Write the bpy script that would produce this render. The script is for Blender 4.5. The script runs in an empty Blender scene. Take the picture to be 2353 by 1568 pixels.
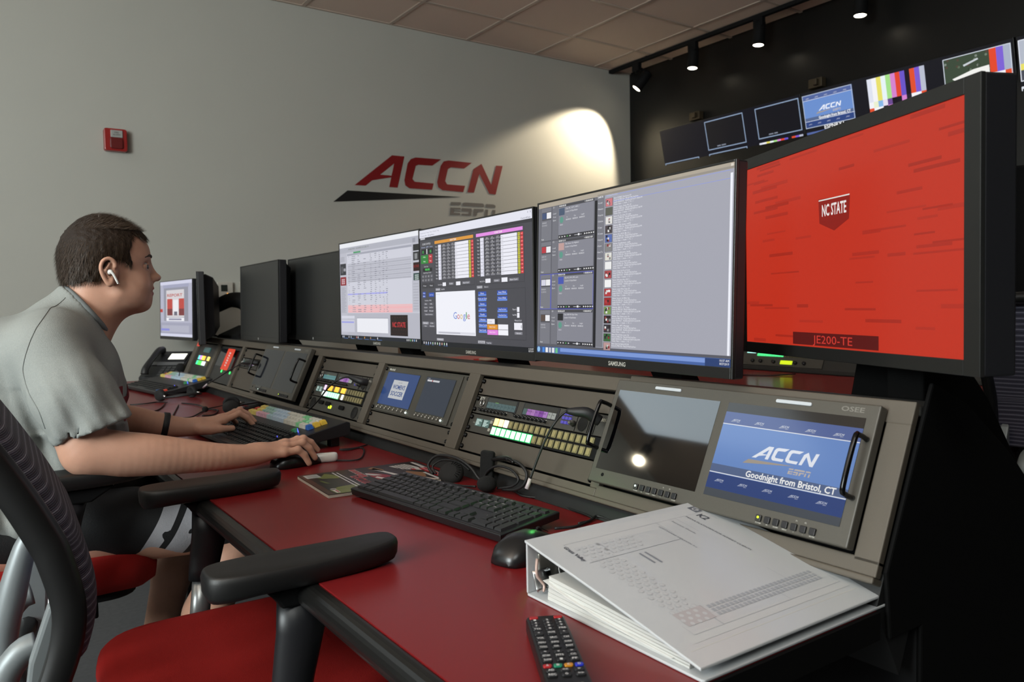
import bpy, bmesh, math, random
import numpy as np
from mathutils import Vector, Matrix
random.seed(7); np.random.seed(7)
PI=math.pi; SC=bpy.context.scene; C=SC.collection
HC=1.105   # eye height of the camera; the desk top is 0.74 m
# ---------------------------------------------------------------- camera
def cam_axes(yaw,pitch,roll):
    f=Vector((math.sin(yaw)*math.cos(pitch),math.cos(yaw)*math.cos(pitch),math.sin(pitch)))
    r=Vector((math.cos(yaw),-math.sin(yaw),0)); u=r.cross(f)
    return r*math.cos(roll)+u*math.sin(roll), -r*math.sin(roll)+u*math.cos(roll), f
cr,cu,cf=cam_axes(.6072,-.0463,-.0175)
cd=bpy.data.cameras.new('camera'); cam=bpy.data.objects.new('camera',cd); C.objects.link(cam)
cd.sensor_width=36; cd.lens=1800/2353*36; cd.clip_start=.02; cd.clip_end=60
cd.dof.use_dof=True; cd.dof.focus_distance=1.45; cd.dof.aperture_fstop=9
M=Matrix((cr,cu,-cf)).transposed().to_4x4(); M.translation=(0,0,HC); cam.matrix_world=M
SC.camera=cam
# ---------------------------------------------------------------- world, exposure, room lights
w=bpy.data.worlds.new('world'); SC.world=w; w.use_nodes=True
w.node_tree.nodes['Background'].inputs[0].default_value=(.5,.55,.6,1); w.node_tree.nodes['Background'].inputs[1].default_value=.02
vs=SC.view_settings; vs.view_transform='Standard'; vs.look='None'; vs.exposure=0.0; vs.gamma=1; vs.use_curve_mapping=False
def light(name,kind,loc,tgt,power,col,size=.1,spot=None,blend=.3,sizey=None):
    l=bpy.data.lights.new(name,kind); l.energy=power; l.color=col
    if kind=='AREA':
        l.size=size
        if sizey: l.shape='RECTANGLE'; l.size_y=sizey
    else: l.shadow_soft_size=size
    if kind=='SPOT': l.spot_size=math.radians(spot); l.spot_blend=blend
    o=bpy.data.objects.new(name,l); C.objects.link(o); o.location=loc
    o.rotation_euler=(Vector(tgt)-Vector(loc)).to_track_quat('-Z','Y').to_euler(); return o
# cool fluorescent ceiling panel left of the camera, then the added area fills
light('ceiling_panel_light','AREA',(-1.60,3.75,3.02),(-1.60,3.75,0),15,(.74,.90,1),1.0,sizey=1.6)
light('rear_fill_light','AREA',(-3.15,.9,2.0),(0,1.7,1.9),300,(.90,.99,1),2.4,sizey=1.5)  # unseen area added at the rear to lift the grey wall and ceiling
light('camera_side_fill','AREA',(-1.2,-1.2,3.0),(-1.2,-1.2,0),42,(.95,1,.97),1.2,sizey=1.2)  # added fill from the camera side for the face and console
light('upward_fill_area','AREA',(-1.9,.4,2.1),(-1.7,.8,3.2),70,(1,.95,.88),.8,sizey=.8)  # unseen upward area added to brighten the ceiling
# warm track lamp by the far wall that rakes over the man onto the console and is mirrored in its dark screen
light('warm_track_light','SPOT',(-2.13,4.46,2.78),(.95,.85,.9),1900,(1,.80,.58),.035,26,.45)
# ---------------------------------------------------------------- materials
def lin(c):
    if isinstance(c,str):
        c=c.lstrip('#'); c=[int(c[i:i+2],16)/255 for i in (0,2,4)]
    return tuple(x/12.92 if x<=.04045 else ((x+.055)/1.055)**2.4 for x in c[:3])
MC={}
def mat(name,col='#808080',rough=.5,metal=0,emit=None,es=1,noise=0,nscale=200,bump=0,bscale=300,spec=.5,coat=0,trans=0,attr=None,wave=None):
    if name in MC: return MC[name]
    m=bpy.data.materials.new(name); m.use_nodes=True; nt=m.node_tree; b=nt.nodes['Principled BSDF']
    c=(*lin(col),1); b.inputs['Base Color'].default_value=c; b.inputs['Roughness'].default_value=rough
    b.inputs['Metallic'].default_value=metal; b.inputs['Specular IOR Level'].default_value=spec
    b.inputs['Coat Weight'].default_value=coat
    if trans: b.inputs['Transmission Weight'].default_value=trans
    if emit: b.inputs['Emission Color'].default_value=(*lin(emit),1); b.inputs['Emission Strength'].default_value=es
    N=nt.nodes.new; Lk=nt.links.new
    if noise or bump:
        tc=N('ShaderNodeTexCoord')
    if noise:
        n=N('ShaderNodeTexNoise'); n.inputs['Scale'].default_value=nscale; n.inputs['Detail'].default_value=3; Lk(tc.outputs['Object'],n.inputs['Vector'])
        mx=N('ShaderNodeMix'); mx.data_type='RGBA'
        mx.inputs[6].default_value=(*[x*(1-noise) for x in c[:3]],1); mx.inputs[7].default_value=(*[min(1,x*(1+noise)) for x in c[:3]],1)
        Lk(n.outputs[0],mx.inputs[0]); Lk(mx.outputs[2],b.inputs['Base Color'])
    if bump:
        n=N('ShaderNodeTexNoise'); n.inputs['Scale'].default_value=bscale; n.inputs['Detail'].default_value=4; Lk(tc.outputs['Object'],n.inputs['Vector'])
        bp=N('ShaderNodeBump'); bp.inputs['Strength'].default_value=bump; bp.inputs['Distance'].default_value=.002; Lk(n.outputs[0],bp.inputs['Height']); Lk(bp.outputs[0],b.inputs['Normal'])
    if attr:
        a=N('ShaderNodeAttribute'); a.attribute_name='Col'
        if attr=='emit':
            b.inputs['Base Color'].default_value=(.004,.004,.004,1)
            Lk(a.outputs['Color'],b.inputs['Emission Color']); b.inputs['Emission Strength'].default_value=es
        else: Lk(a.outputs['Color'],b.inputs['Base Color'])
    MC[name]=m; return m
SCREEN=mat('lit_screen',rough=.32,attr='emit',spec=.35,es=.93)
DIMSCREEN=mat('lit_console_screen',rough=.12,attr='emit',spec=.4,es=.8)
VIDEO=mat('video_wall_image',rough=.3,attr='emit',spec=.3,es=1.0)
LED=mat('led_light',rough=.3,attr='emit',spec=.3,es=2.2)
PRINT=mat('printed_ink',rough=.5,attr='base')
GLOSSPRINT=mat('glossy_printed_paper',rough=.28,attr='base')
BLK=mat('black_plastic','#17171a',.42,noise=.2,nscale=300)
BLKM=mat('matte_black','#0a0a0b',.75,spec=.2)
BEZ=mat('monitor_bezel','#1b1b1a',.35,noise=.1,nscale=500)
PANEL=mat('powder_coated_console_steel','#50493f',.55,noise=.12,nscale=900,bump=.25,bscale=1800)
PANELD=mat('dark_console_steel','#2b2a28',.5,noise=.1,nscale=900)
MODULE=mat('module_grey_steel','#484138',.5,noise=.1,nscale=700,bump=.15,bscale=1500)
RUB=mat('black_rubber','#121213',.55,bump=.15,bscale=500)
CHROME=mat('brushed_chrome','#c8c8c8',.22,1)
GLASS=mat('dark_screen_glass','#020203',.04,spec=.9,coat=.35)
GLASSM=mat('matte_screen_off','#1c1d1d',.36,spec=.5)
# ---------------------------------------------------------------- mesh builder
class G:
    def __init__(s): s.bm=bmesh.new(); s.sm=[]
    def add(s,vs,fs,smooth=False):
        V=[s.bm.verts.new(v) for v in vs]; out=[]
        for f in fs:
            try:
                F=s.bm.faces.new([V[i] for i in f]); F.smooth=smooth; out.append(F)
            except ValueError: pass
        return out
    def box(s,x0,x1,y0,y1,z0,z1,mt=None):
        vs=[(x,y,z) for x in (x0,x1) for y in (y0,y1) for z in (z0,z1)]
        if mt is not None: vs=[mt@Vector(v) for v in vs]
        s.add(vs,[(0,1,3,2),(4,6,7,5),(0,4,5,1),(2,3,7,6),(0,2,6,4),(1,5,7,3)]); return s
    def prism(s,poly,a,b,axis='y',mt=None,smooth=False):
        def P(u,v,t): return {'y':(u,t,v),'x':(t,u,v),'z':(u,v,t)}[axis]
        n=len(poly); vs=[P(u,v,a) for u,v in poly]+[P(u,v,b) for u,v in poly]
        if mt is not None: vs=[mt@Vector(v) for v in vs]
        fs=s.add(vs,[tuple(range(n)),tuple(range(2*n-1,n-1,-1))]+[(i,(i+1)%n,n+(i+1)%n,n+i) for i in range(n)])
        return s
    def loft(s,rings,cap=True,smooth=True,closed=False):
        n=len(rings[0]); vs=[p for r in rings for p in r]; fs=[]
        R=len(rings)
        for k in range(R-1 if not closed else R):
            k2=(k+1)%R
            for i in range(n): fs.append((k*n+i,k*n+(i+1)%n,k2*n+(i+1)%n,k2*n+i))
        if cap and not closed: fs+= [tuple(range(n-1,-1,-1)),tuple((R-1)*n+i for i in range(n))]
        s.add(vs,fs,smooth); return s
    def tube(s,pts,r,n=10,cap=True,sub=0,closed=False):
        pts=[Vector(p) for p in pts]
        if sub: pts=catmull(pts,sub,closed)
        rs=r if isinstance(r,(list,tuple)) else None
        N=len(pts); rings=[]; prev=None
        for i,p in enumerate(pts):
            if closed: t=pts[(i+1)%N]-pts[i-1]
            else: t=pts[min(i+1,N-1)]-pts[max(i-1,0)]
            t.normalize()
            if prev is None:
                a=t.orthogonal().normalized()
            else:
                a=(prev-t*prev.dot(t)); a=a.normalized() if a.length>1e-6 else t.orthogonal().normalized()
            prev=a; b=t.cross(a)
            if rs: q=i/(N-1)*(len(rs)-1); j=min(int(q),len(rs)-2); rad=rs[j]+(rs[j+1]-rs[j])*(q-j)
            else: rad=r
            rings.append([p+(a*math.cos(2*PI*k/n)+b*math.sin(2*PI*k/n))*rad for k in range(n)])
        return s.loft(rings,cap,True,closed)
    def cyl(s,p0,p1,r,r2=None,n=16):
        return s.tube([p0,p1],[r,r if r2 is None else r2],n)
    def sphere(s,c,r,sx=1,sy=1,sz=1,n=16):
        rings=[]
        for k in range(1,n//2):
            a=PI*k/(n//2); rings.append([(c[0]+r*sx*math.sin(a)*math.cos(2*PI*i/n),c[1]+r*sy*math.sin(a)*math.sin(2*PI*i/n),c[2]+r*sz*math.cos(a)) for i in range(n)])
        s.loft(rings,True,True); return s
    def rbox(s,x0,x1,y0,y1,z0,z1,r,n=4,axis='z',mt=None):
        # box with corners rounded about an axis
        if axis=='z': a0,a1,b0,b1,c0,c1=x0,x1,y0,y1,z0,z1
        elif axis=='y': a0,a1,b0,b1,c0,c1=x0,x1,z0,z1,y0,y1
        else: a0,a1,b0,b1,c0,c1=y0,y1,z0,z1,x0,x1
        poly=[]
        for cx,cy,st in ((a1-r,b1-r,0),(a0+r,b1-r,1),(a0+r,b0+r,2),(a1-r,b0+r,3)):
            for k in range(n+1):
                t=(st+k/n)*PI/2; poly.append((cx+r*math.cos(t),cy+r*math.sin(t)))
        return s.prism(poly,c0,c1,axis,mt)
def catmull(pts,sub,closed=False):
    pts=[Vector(p) for p in pts]; N=len(pts); out=[]
    for i in range(N if closed else N-1):
        if closed: p0,p1,p2,p3=pts[i-1],pts[i],pts[(i+1)%N],pts[(i+2)%N]
        else: p0,p1,p2,p3=pts[max(i-1,0)],pts[i],pts[i+1],pts[min(i+2,N-1)]
        for k in range(sub):
            t=k/sub; out.append(.5*((2*p1)+(p2-p0)*t+(2*p0-5*p1+4*p2-p3)*t*t+(3*p1-p0-3*p2+p3)*t**3))
    if not closed: out.append(pts[-1])
    return out
def link(name,me,parent=None,m=None,bevel=0,label=None):
    o=bpy.data.objects.new(name,me); C.objects.link(o)
    if m is not None and not me.materials: me.materials.append(m)
    if parent is not None: o.parent=parent
    if bevel:
        b=o.modifiers.new('bevel','BEVEL'); b.width=bevel; b.segments=2; b.limit_method='ANGLE'; b.angle_limit=math.radians(40)
    if label: o['label']=label
    return o
def obj(name,g,m,parent=None,bevel=0,label=None):
    bmesh.ops.recalc_face_normals(g.bm,faces=g.bm.faces[:])
    me=bpy.data.meshes.new(name); g.bm.to_mesh(me); g.bm.free(); me.materials.append(m)
    return link(name,me,parent,None,bevel,label)
def tag(o,label,cat,group=None):
    o['label']=label; o['category']=cat
    if group: o['group']=group
    return o
def frame(cols,loc):
    m=Matrix(cols).transposed().to_4x4(); m.translation=loc; return m
def thing(name,label,cat,loc=(0,0,0),rotz=0,group=None,mt=None):
    o=bpy.data.objects.new(name,None); C.objects.link(o); o.empty_display_size=.05
    if mt is not None: o.matrix_world=mt
    else: o.location=loc; o.rotation_euler=(0,0,rotz)
    return tag(o,label,cat,group)
def struct(name,g,m,parent=None,bevel=0):
    o=obj(name,g,m,parent,bevel)
    if parent is None: o['kind']='structure'
    return o
def dup(root,mt=None,label=None,group=None):
    r=root.copy(); C.objects.link(r)
    if mt is not None: r.matrix_world=mt
    if label: r['label']=label
    if group: r['group']=group
    for ch in list(root.children):
        c=ch.copy(); C.objects.link(c); c.parent=r
        for gg in list(ch.children):
            d=gg.copy(); C.objects.link(d); d.parent=c
    return r
# ---------------------------------------------------------------- flat print (screens, labels, lettering)
TXT={}
def glyphs(s,bold=False,shear=0):
    k=(s,bold,shear)
    if k in TXT: return TXT[k]
    cu_=bpy.data.curves.new('t','FONT'); cu_.body=s; cu_.size=1; cu_.resolution_u=2; cu_.shear=shear
    if bold: cu_.offset=.022
    o=bpy.data.objects.new('t',cu_); C.objects.link(o)
    me=o.to_mesh(); vs=[(v.co.x,v.co.y) for v in me.vertices]; fs=[tuple(p.vertices) for p in me.polygons]
    o.to_mesh_clear(); bpy.data.objects.remove(o); bpy.data.curves.remove(cu_)
    if vs:
        x0=min(v[0] for v in vs); x1=max(v[0] for v in vs); vs=[(x-x0,y) for x,y in vs]; wd=x1-x0
    else: wd=0
    TXT[k]=(vs,fs,wd); return TXT[k]
class Canvas:
    """flat coloured print in the x (right) / z (up) plane, facing -y; (0,0) is the top left, v grows downwards"""
    def __init__(s,W,H,x0=None,z1=None,eps=.00012,y=0):
        s.W,s.H=W,H; s.x0=-W/2 if x0 is None else x0; s.z1=H/2 if z1 is None else z1
        s.v=[];s.f=[];s.c=[];s.eps=eps;s.L=0;s.y=y
    def P(s,u,v,L): return (s.x0+u*s.W,s.y-s.eps*L,s.z1-v*s.H)
    def poly(s,pts,col,L=1,alpha=1):
        b=len(s.v); s.v+=[s.P(u,v,L) for u,v in pts]; s.f.append(tuple(range(b,b+len(pts)))); s.c.append(lin(col))
    def rect(s,u0,v0,u1,v1,col,L=1): s.poly([(u0,v0),(u1,v0),(u1,v1),(u0,v1)],col,L)
    def box(s,u0,v0,u1,v1,col,t=.003,L=2):
        a=t*s.H/s.W
        s.rect(u0,v0,u1,v0+t,col,L);s.rect(u0,v1-t,u1,v1,col,L);s.rect(u0,v0,u0+a,v1,col,L);s.rect(u1-a,v0,u1,v1,col,L)
    def disc(s,u,v,r,col,L=2,n=14):
        s.poly([(u+r*s.H/s.W*math.cos(2*PI*i/n),v-r*math.sin(2*PI*i/n)) for i in range(n)],col,L)
    def text(s,t,u,v,h,col,L=3,bold=False,shear=0,width=None,align='l',rot=0):
        """h = cap height in units of H; v = baseline"""
        vs,fs,wd=glyphs(t,bold,shear)
        if not vs: return
        k=h/.70; kx=k*s.H/s.W
        if width: kx=width/wd
        off={'l':0,'c':-wd/2,'r':-wd}[align]; b=len(s.v)
        for x,y in vs:
            X=(x+off)*kx; Y=y*k
            if rot:
                a=s.W/s.H; X,Y=(X*math.cos(rot)-Y/a*math.sin(rot)),(X*a*math.sin(rot)+Y*math.cos(rot))
            s.v.append(s.P(u+X,v-Y,L))
        for f in fs: s.f.append(tuple(b+i for i in f)); s.c.append(lin(col))
    def greek(s,u,v,wd,h,col,L=3,vert=False):
        """a line of print too small or blurred to read: word-length strokes"""
        R_=random.Random(int(u*977+v*1313+wd*71)); x=0
        while x<wd:
            w_=min(wd-x,R_.uniform(1.2,3.2)*h); 
            if vert: s.rect(u,v+x,u+h*s.H/s.W,v+x+w_*s.W/s.H*s.H/s.W,col,L)
            else: s.rect(u+x,v-h,u+x+w_*s.H/s.W*2,v,col,L); w_*=s.H/s.W*2
            x+=w_+.5*h
    def build(s,name,m,parent=None,label=None,mt=None):
        me=bpy.data.meshes.new(name)
        me.from_pydata([tuple(mt@Vector(v)) for v in s.v] if mt is not None else s.v,[],s.f)
        a=me.color_attributes.new('Col','FLOAT_COLOR','CORNER')
        cols=[]
        for f,c in zip(s.f,s.c): cols+=[c[0],c[1],c[2],1]*len(f)
        a.data.foreach_set('color',cols); me.materials.append(m)
        return link(name,me,parent,None,0,label)
LOGO={"A1":[[-0.136,0.118],[0.146,0.342],[0.24,0.343],[0.161,0.288],[0.052,0.202],[-0.007,0.16],[-0.056,0.12]],"A2":[[0.24,0.343],[0.182,0.123],[0.119,0.123],[0.161,0.288]],"A3":[[0.052,0.202],[0.139,0.202],[0.137,0.191],[-0.007,0.16]],"C1":[[0.533,0.349],[0.46,0.298],[0.349,0.294],[0.327,0.285],[0.299,0.192],[0.316,0.174],[0.468,0.173],[0.454,0.127],[0.275,0.125],[0.243,0.143],[0.236,0.178],[0.265,0.298],[0.291,0.33],[0.328,0.344]],"C2":[[0.792,0.347],[0.725,0.3],[0.612,0.299],[0.587,0.284],[0.562,0.196],[0.578,0.175],[0.73,0.175],[0.713,0.128],[0.539,0.13],[0.505,0.149],[0.497,0.185],[0.528,0.302],[0.555,0.337],[0.594,0.347]],"N":[[0.749,0.129],[0.805,0.302],[0.876,0.347],[0.96,0.198],[1.006,0.345],[1.066,0.348],[0.997,0.129],[0.941,0.131],[0.856,0.272],[0.805,0.13]],"S":[[-0.289,-0.002],[-0.187,0.079],[0.693,0.092],[0.614,0.084]],"e0":[[0.607,0.05],[0.692,0.053],[0.686,0.031],[0.604,0.028]],"e1":[[0.707,0.049],[0.731,0.054],[0.88,0.055],[0.892,0.047],[0.89,0.029],[0.703,0.028]],"e2":[[0.91,0.053],[0.975,0.054],[0.995,0.046],[0.993,0.03],[0.906,0.029]],"eE":[[0.602,0.011],[0.688,0.013],[0.686,-0.001],[0.634,-0.002],[0.632,-0.008],[0.685,-0.008],[0.684,-0.015],[0.631,-0.015],[0.629,-0.026],[0.683,-0.026],[0.681,-0.041],[0.596,-0.044]],"eS":[[0.698,0.012],[0.779,0.013],[0.784,0.003],[0.775,-0.041],[0.694,-0.042],[0.696,-0.028],[0.753,-0.028],[0.756,-0.012],[0.695,-0.012]],"eP":[[0.802,0.012],[0.887,0.014],[0.884,-0.005],[0.835,-0.006],[0.823,-0.04],[0.793,-0.04]],"eN":[[0.903,0.013],[0.928,0.013],[0.919,-0.04],[0.892,-0.039]],"eM":[[0.968,0.013],[0.993,0.012],[0.985,-0.041],[0.958,-0.04]]}
def logo_on(cv,u,v,wid,col,swoosh,espn,L=3):
    """network mark: u,v = left end and baseline of the swoosh, wid in units of W"""
    k=wid/1.355; kz=k*cv.W/cv.H
    for key,p in LOGO.items():
        c=swoosh if key=='S' else espn if key[0]=='e' else col
        if c is None: continue
        cv.poly([(u+(x+.289)*k,v-z*kz) for x,z in p],c,L)
def slate(cv,u0,v0,u1,v1,L=1,small=True,text=True):
    """blue network slate: small marks above and below, big mark and a line of text"""
    U=lambda a:u0+(u1-u0)*a
    V=lambda b:v0+(v1-v0)*b
    cv.rect(u0,v0,u1,v1,'#6b8fce',L)
    cv.rect(u0,v0,u1,V(.155),'#53669f',L+1); cv.rect(u0,V(.805),u1,v1,'#2f4680',L+1)
    cv.rect(u0,V(.69),u1,V(.79),'#56688f',L+1)
    cv.rect(u0,V(.155),u1,V(.166),'#e8ecf5',L+2); cv.rect(u0,V(.79),u1,V(.802),'#e8ecf5',L+2)
    if small:
        for i in range(5):
            logo_on(cv,U(.06+i*.19),V(.125),.075*(u1-u0),'#d6dbe6','#c3c9d6','#c3c9d6',L+3)
            logo_on(cv,U(.06+i*.19),V(.91),.075*(u1-u0),'#c6cde0','#b3bad0','#b3bad0',L+3)
    logo_on(cv,U(.24),V(.615),.53*(u1-u0),'#eef2fc','#a79c8e','#c2b9b4',L+3)
    if text: cv.text('Goodnight from Bristol, CT',U(.93),V(.775),.075*(v1-v0),'#ffffff',L+4,bold=True,width=.64*(u1-u0),align='r')
def bars(cv,u0,v0,u1,v1,L=1,part=1):
    cols=['#dfe3f0','#f4f4f6','#e9e06a','#e8f4f6','#a5e08a','#d583cf','#e0452f','#6a55c9','#1a1220','#e0502e','#7c5cd0','#b9bfd0']
    n=len(cols)
    for i,c in enumerate(cols):
        cv.rect(u0+(u1-u0)*i/n,v0,u0+(u1-u0)*(i+1)/n,v0+(v1-v0)*(.66 if part else 1),c,L)
    if part:
        d=['#f2f3f7','#eaf0d0','#88b8e8','#e8e0f0','#6a4a90','#151018','#1a1220','#d583cf','#242030','#f4f4f8','#f4f4f8','#e0502e']
        for r in range(2):
            for i,c in enumerate(d if r==0 else d[::-1]):
                cv.rect(u0+(u1-u0)*i/n,v0+(v1-v0)*(.66+.17*r),u0+(u1-u0)*(i+1)/n,v0+(v1-v0)*(.83+.17*r),c,L)
# ---------------------------------------------------------------- the room
XL,XR,YB,YF,ZC=-3.2,4.683,-2.6,4.93,3.035
WALLG=mat('grey_wall_paint','#adada5',.75,noise=.03,nscale=3,bump=.12,bscale=260)
WALLB=mat('black_wall_paint','#090908',.38,noise=.25,nscale=2.5)
def carpet():
    m=mat('grey_carpet','#4a4b4d',.95,bump=.6,bscale=900,noise=.25,nscale=60); return m
g=G(); g.box(XL,XR,YB,YF,-.1,0); struct('floor',g,carpet())
g=G(); g.box(XL-.1,XR+.1,YF,YF+.1,-.1,ZC+.3); struct('wall_far',g,WALLG)
g=G(); g.box(XR,XR+.1,YB,YF,-.1,ZC+.3); struct('wall_front',g,WALLB)
g=G(); g.box(XL-.1,XL,YB,YF,-.1,ZC+.3); struct('wall_rear',g,WALLG)
g=G(); g.box(XL-.1,XR+.1,YB-.1,YB,-.1,ZC+.3); struct('wall_near',g,mat('dark_wall_paint','#1c1b1a',.7))
g=G(); g.box(XL,XR,YB,YF,ZC+.03,ZC+.1)
ceil=struct('ceiling',g,mat('ceiling_void','#1a1918',.9))
TILE=mat('ceiling_tile','#d6c4b5',.85,noise=.07,nscale=420,bump=.5,bscale=520)
GRID=mat('ceiling_grid_metal','#b5a698',.45)
T=.612; xs=[1.84+T*i for i in range(-2,6)]; ys=[4.45-.59*j for j in range(0,5)]
tm=None
def tile(x0,x1,y0,y1,name='ceiling_tile'):
    g=G(); g.box(x0+.014,x1-.014,y0+.014,y1-.014,ZC+.001,ZC+.02)
    g.box(x0+.004,x1-.004,y0+.004,y1-.004,ZC+.008,ZC+.024)
    return obj(name,g,TILE,ceil)
xe=[x for x in xs if x<XR]+[XR]; ye=[YF]+ys
for i in range(len(xe)-1):
    for j in range(len(ye)-1): tile(xe[i],xe[i+1],ye[j+1],ye[j])
g=G(); g.box(XL,xe[0],YB,YF,ZC+.001,ZC+.02); obj('plain_ceiling_field',g,TILE,ceil)
g=G(); g.box(xe[0],XR,YB,ye[-1],ZC+.001,ZC+.02); obj('plain_ceiling_field',g,TILE,ceil)
g=G()
for x in xe[:-1]: g.box(x-.012,x+.012,ye[-1],YF,ZC-.004,ZC+.006)
for y in ys: g.box(xe[0],XR,y-.012,y+.012,ZC-.0035,ZC+.0055)
g.box(xe[0],XR,YF-.02,YF,ZC-.0045,ZC+.005)
obj('ceiling_grid',g,GRID,ceil)
# wall lettering: vinyl letters, each its own piece
sg=thing('wall_logo','red and black network lettering on the grey wall above the monitors','wall sign',(2.3,YF-.0015,.70+HC))
VR=mat('red_vinyl','#7c1416',.5); VK=mat('black_vinyl','#141414',.5); VG=mat('grey_vinyl','#6d6a66',.5)
def letter(names,nm,m,lab=None):
    g=G()
    for k in names: g.prism([(x,z) for x,z in LOGO[k]],-.0012,.0,'y')
    return obj(nm,g,m,sg,label=lab)
letter(['A1','A2','A3'],'letter_a',VR);letter(['C1'],'letter_c',VR);letter(['C2'],'letter_c',VR);letter(['N'],'letter_n',VR)
letter(['S'],'swoosh',VK,'tapering black stripe'); letter(['e0','eE'],'small_letter_e',VG); letter(['e1','eS'],'small_letter_s',VG)
letter(['eP'],'small_letter_p',VG); letter(['e2','eN','eM'],'small_letter_n',VG)
# fire alarm
t=thing('fire_alarm','small red fire alarm box high on the grey wall','alarm',(.724,YF,.96+HC))
g=G(); g.rbox(-.058,.058,-.045,0,-.062,.062,.012,4,'y'); obj('housing',g,mat('alarm_red','#8e1c1a',.35,coat=.3),t,.004)
g=G(); g.box(-.026,.034,-.052,-.045,.012,.052); obj('strobe_window',g,mat('strobe_lens','#9a9c98',.2),t,.002)
g=G(); g.rbox(-.03,.034,-.056,-.045,-.05,.01,.01,4,'y'); obj('sounder',g,mat('alarm_dark_red','#5e1211',.4),t,.003)
cv=Canvas(.05,.03,-.021,.047,y=-.0523); 
for i,s in enumerate(('FIRE','ALARM')): cv.text(s,.5,.42+.4*i,.28,'#303030',align='c')
cv.build('lettering',PRINT,t)
# thermostats
for k,(x,lab) in enumerate(((1.297,'white wall thermostat with an amber light, left of the pair'),(1.43,'white wall thermostat half hidden by the blank monitor'))):
    t=thing('thermostat',lab,'thermostat',(x,YF,.103+HC),group='wall thermostats')
    g=G(); g.rbox(-.045,.045,-.022,0,-.065,.065,.006,3,'y'); obj('body',g,mat('warm_white_plastic','#b4b0a6',.45),t,.002)
    g=G(); g.rbox(-.026,.012,-.0235,-.022,.008,.048,.002,2,'y'); obj('display',g,mat('lcd_dark','#2c302c',.25),t)
    if k==0:
        g=G(); g.cyl((.012,-.025,-.008),(.012,-.022,-.008),.005,n=14); obj('indicator_light',g,mat('amber_led','#ffb040',.3,emit='#ffae3a',es=4),t)
# ---------------------------------------------------------------- ceiling lamp track
t=thing('lamp_track','long black lamp track under the ceiling beside the video wall','light track',(4.46,3.0,ZC-.018))
g=G(); g.box(-.018,.018,-3.5,1.925,-.014,.012); obj('rail',g,BLKM,t,.002)
g=G()
for y in (-3,-1.5,0,1.5): g.cyl((0,y,.012),(0,y,.018),.012,n=8)
obj('rail_mount',g,BLKM,t)
def track_lamp(Y,Z,dirv,lab,spot=None,lp=0,ang=40,col=(1,.82,.62)):
    t=thing('track_spotlight',lab,'spotlight',(4.46,Y,HC+Z),group='spotlights on the ceiling track')
    d=Vector(dirv).normalized(); top=Vector((0,0,0))-d*.15
    q=d.to_track_quat('-Z','Y').to_matrix().to_4x4()
    g=G(); g.loft([[q@Vector((r*math.cos(2*PI*i/24),r*math.sin(2*PI*i/24),z)) for i in range(24)] for r,z in ((.036,.16),(.04,.15),(.041,.0),(.037,-.001),(.035,.012))],cap=True)
    obj('can_housing',g,BLKM,t)
    g=G(); g.loft([[q@Vector((r*math.cos(2*PI*i/24),r*math.sin(2*PI*i/24),z)) for i in range(24)] for r,z in ((.0345,.004),(.0001,.0035))],cap=False)
    obj('lamp_face',g,mat('lamp_glow','#ffffff',.4,emit='#fff2d8',es=14),t)
    hz=ZC-HC-.032-Z
    g=G(); g.box(-.016,.016,-.045,.03,hz-.055,hz); g.tube([(0,0,hz-.04),(.0,.0,top.z*.9+hz*.1)],.009,8); g.tube([top,(top.x*.5,top.y*.5,(top.z+hz)/2),(0,0,hz-.05)],.01,8)
    obj('adapter_arm',g,BLKM,t)
    if lp:
        L=bpy.data.lights.new('spot_lamp','SPOT'); L.energy=lp; L.color=col; L.spot_size=math.radians(ang); L.spot_blend=.35; L.shadow_soft_size=.03
        o=bpy.data.objects.new('spot_lamp',L); C.objects.link(o); o.parent=t; o.location=d*.012; o.rotation_euler=d.to_track_quat('-Z','Y').to_euler()
track_lamp(4.62,1.705,(-.50,.36,-.80),'tilted spotlight nearest the grey wall, lighting the wall corner',lp=110,ang=76,col=(1,.84,.62))
track_lamp(4.03,1.715,(-.12,-.02,-1),'spotlight second from the grey wall, pointing straight down',lp=30,ang=50)
track_lamp(3.445,1.72,(-.1,-.0,-1),'spotlight third from the grey wall, pointing straight down',lp=30,ang=50)
track_lamp(2.71,1.69,(-.1,-.02,-1),'spotlight above the colour bars display, largest of the four',lp=30,ang=50)
# the lamp behind the man that is mirrored in the dark console screen
t=thing('rear_spotlight','bright spotlight behind the man mirrored in the dark console screen','spotlight',(-2.13,4.46,2.78))
g=G(); g.cyl((-.02,.02,.14),(0,0,.0),.04,.045,n=20); g.cyl((-.02,.02,.14),(-.02,.02,.25),.012,n=8); obj('can_housing',g,BLKM,t)
g=G(); g.sphere((0.004,-.004,-.012),.042,n=20); obj('lamp_face',g,mat('lamp_glow_bright','#ffffff',.4,emit='#fff0d0',es=60),t)
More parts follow.
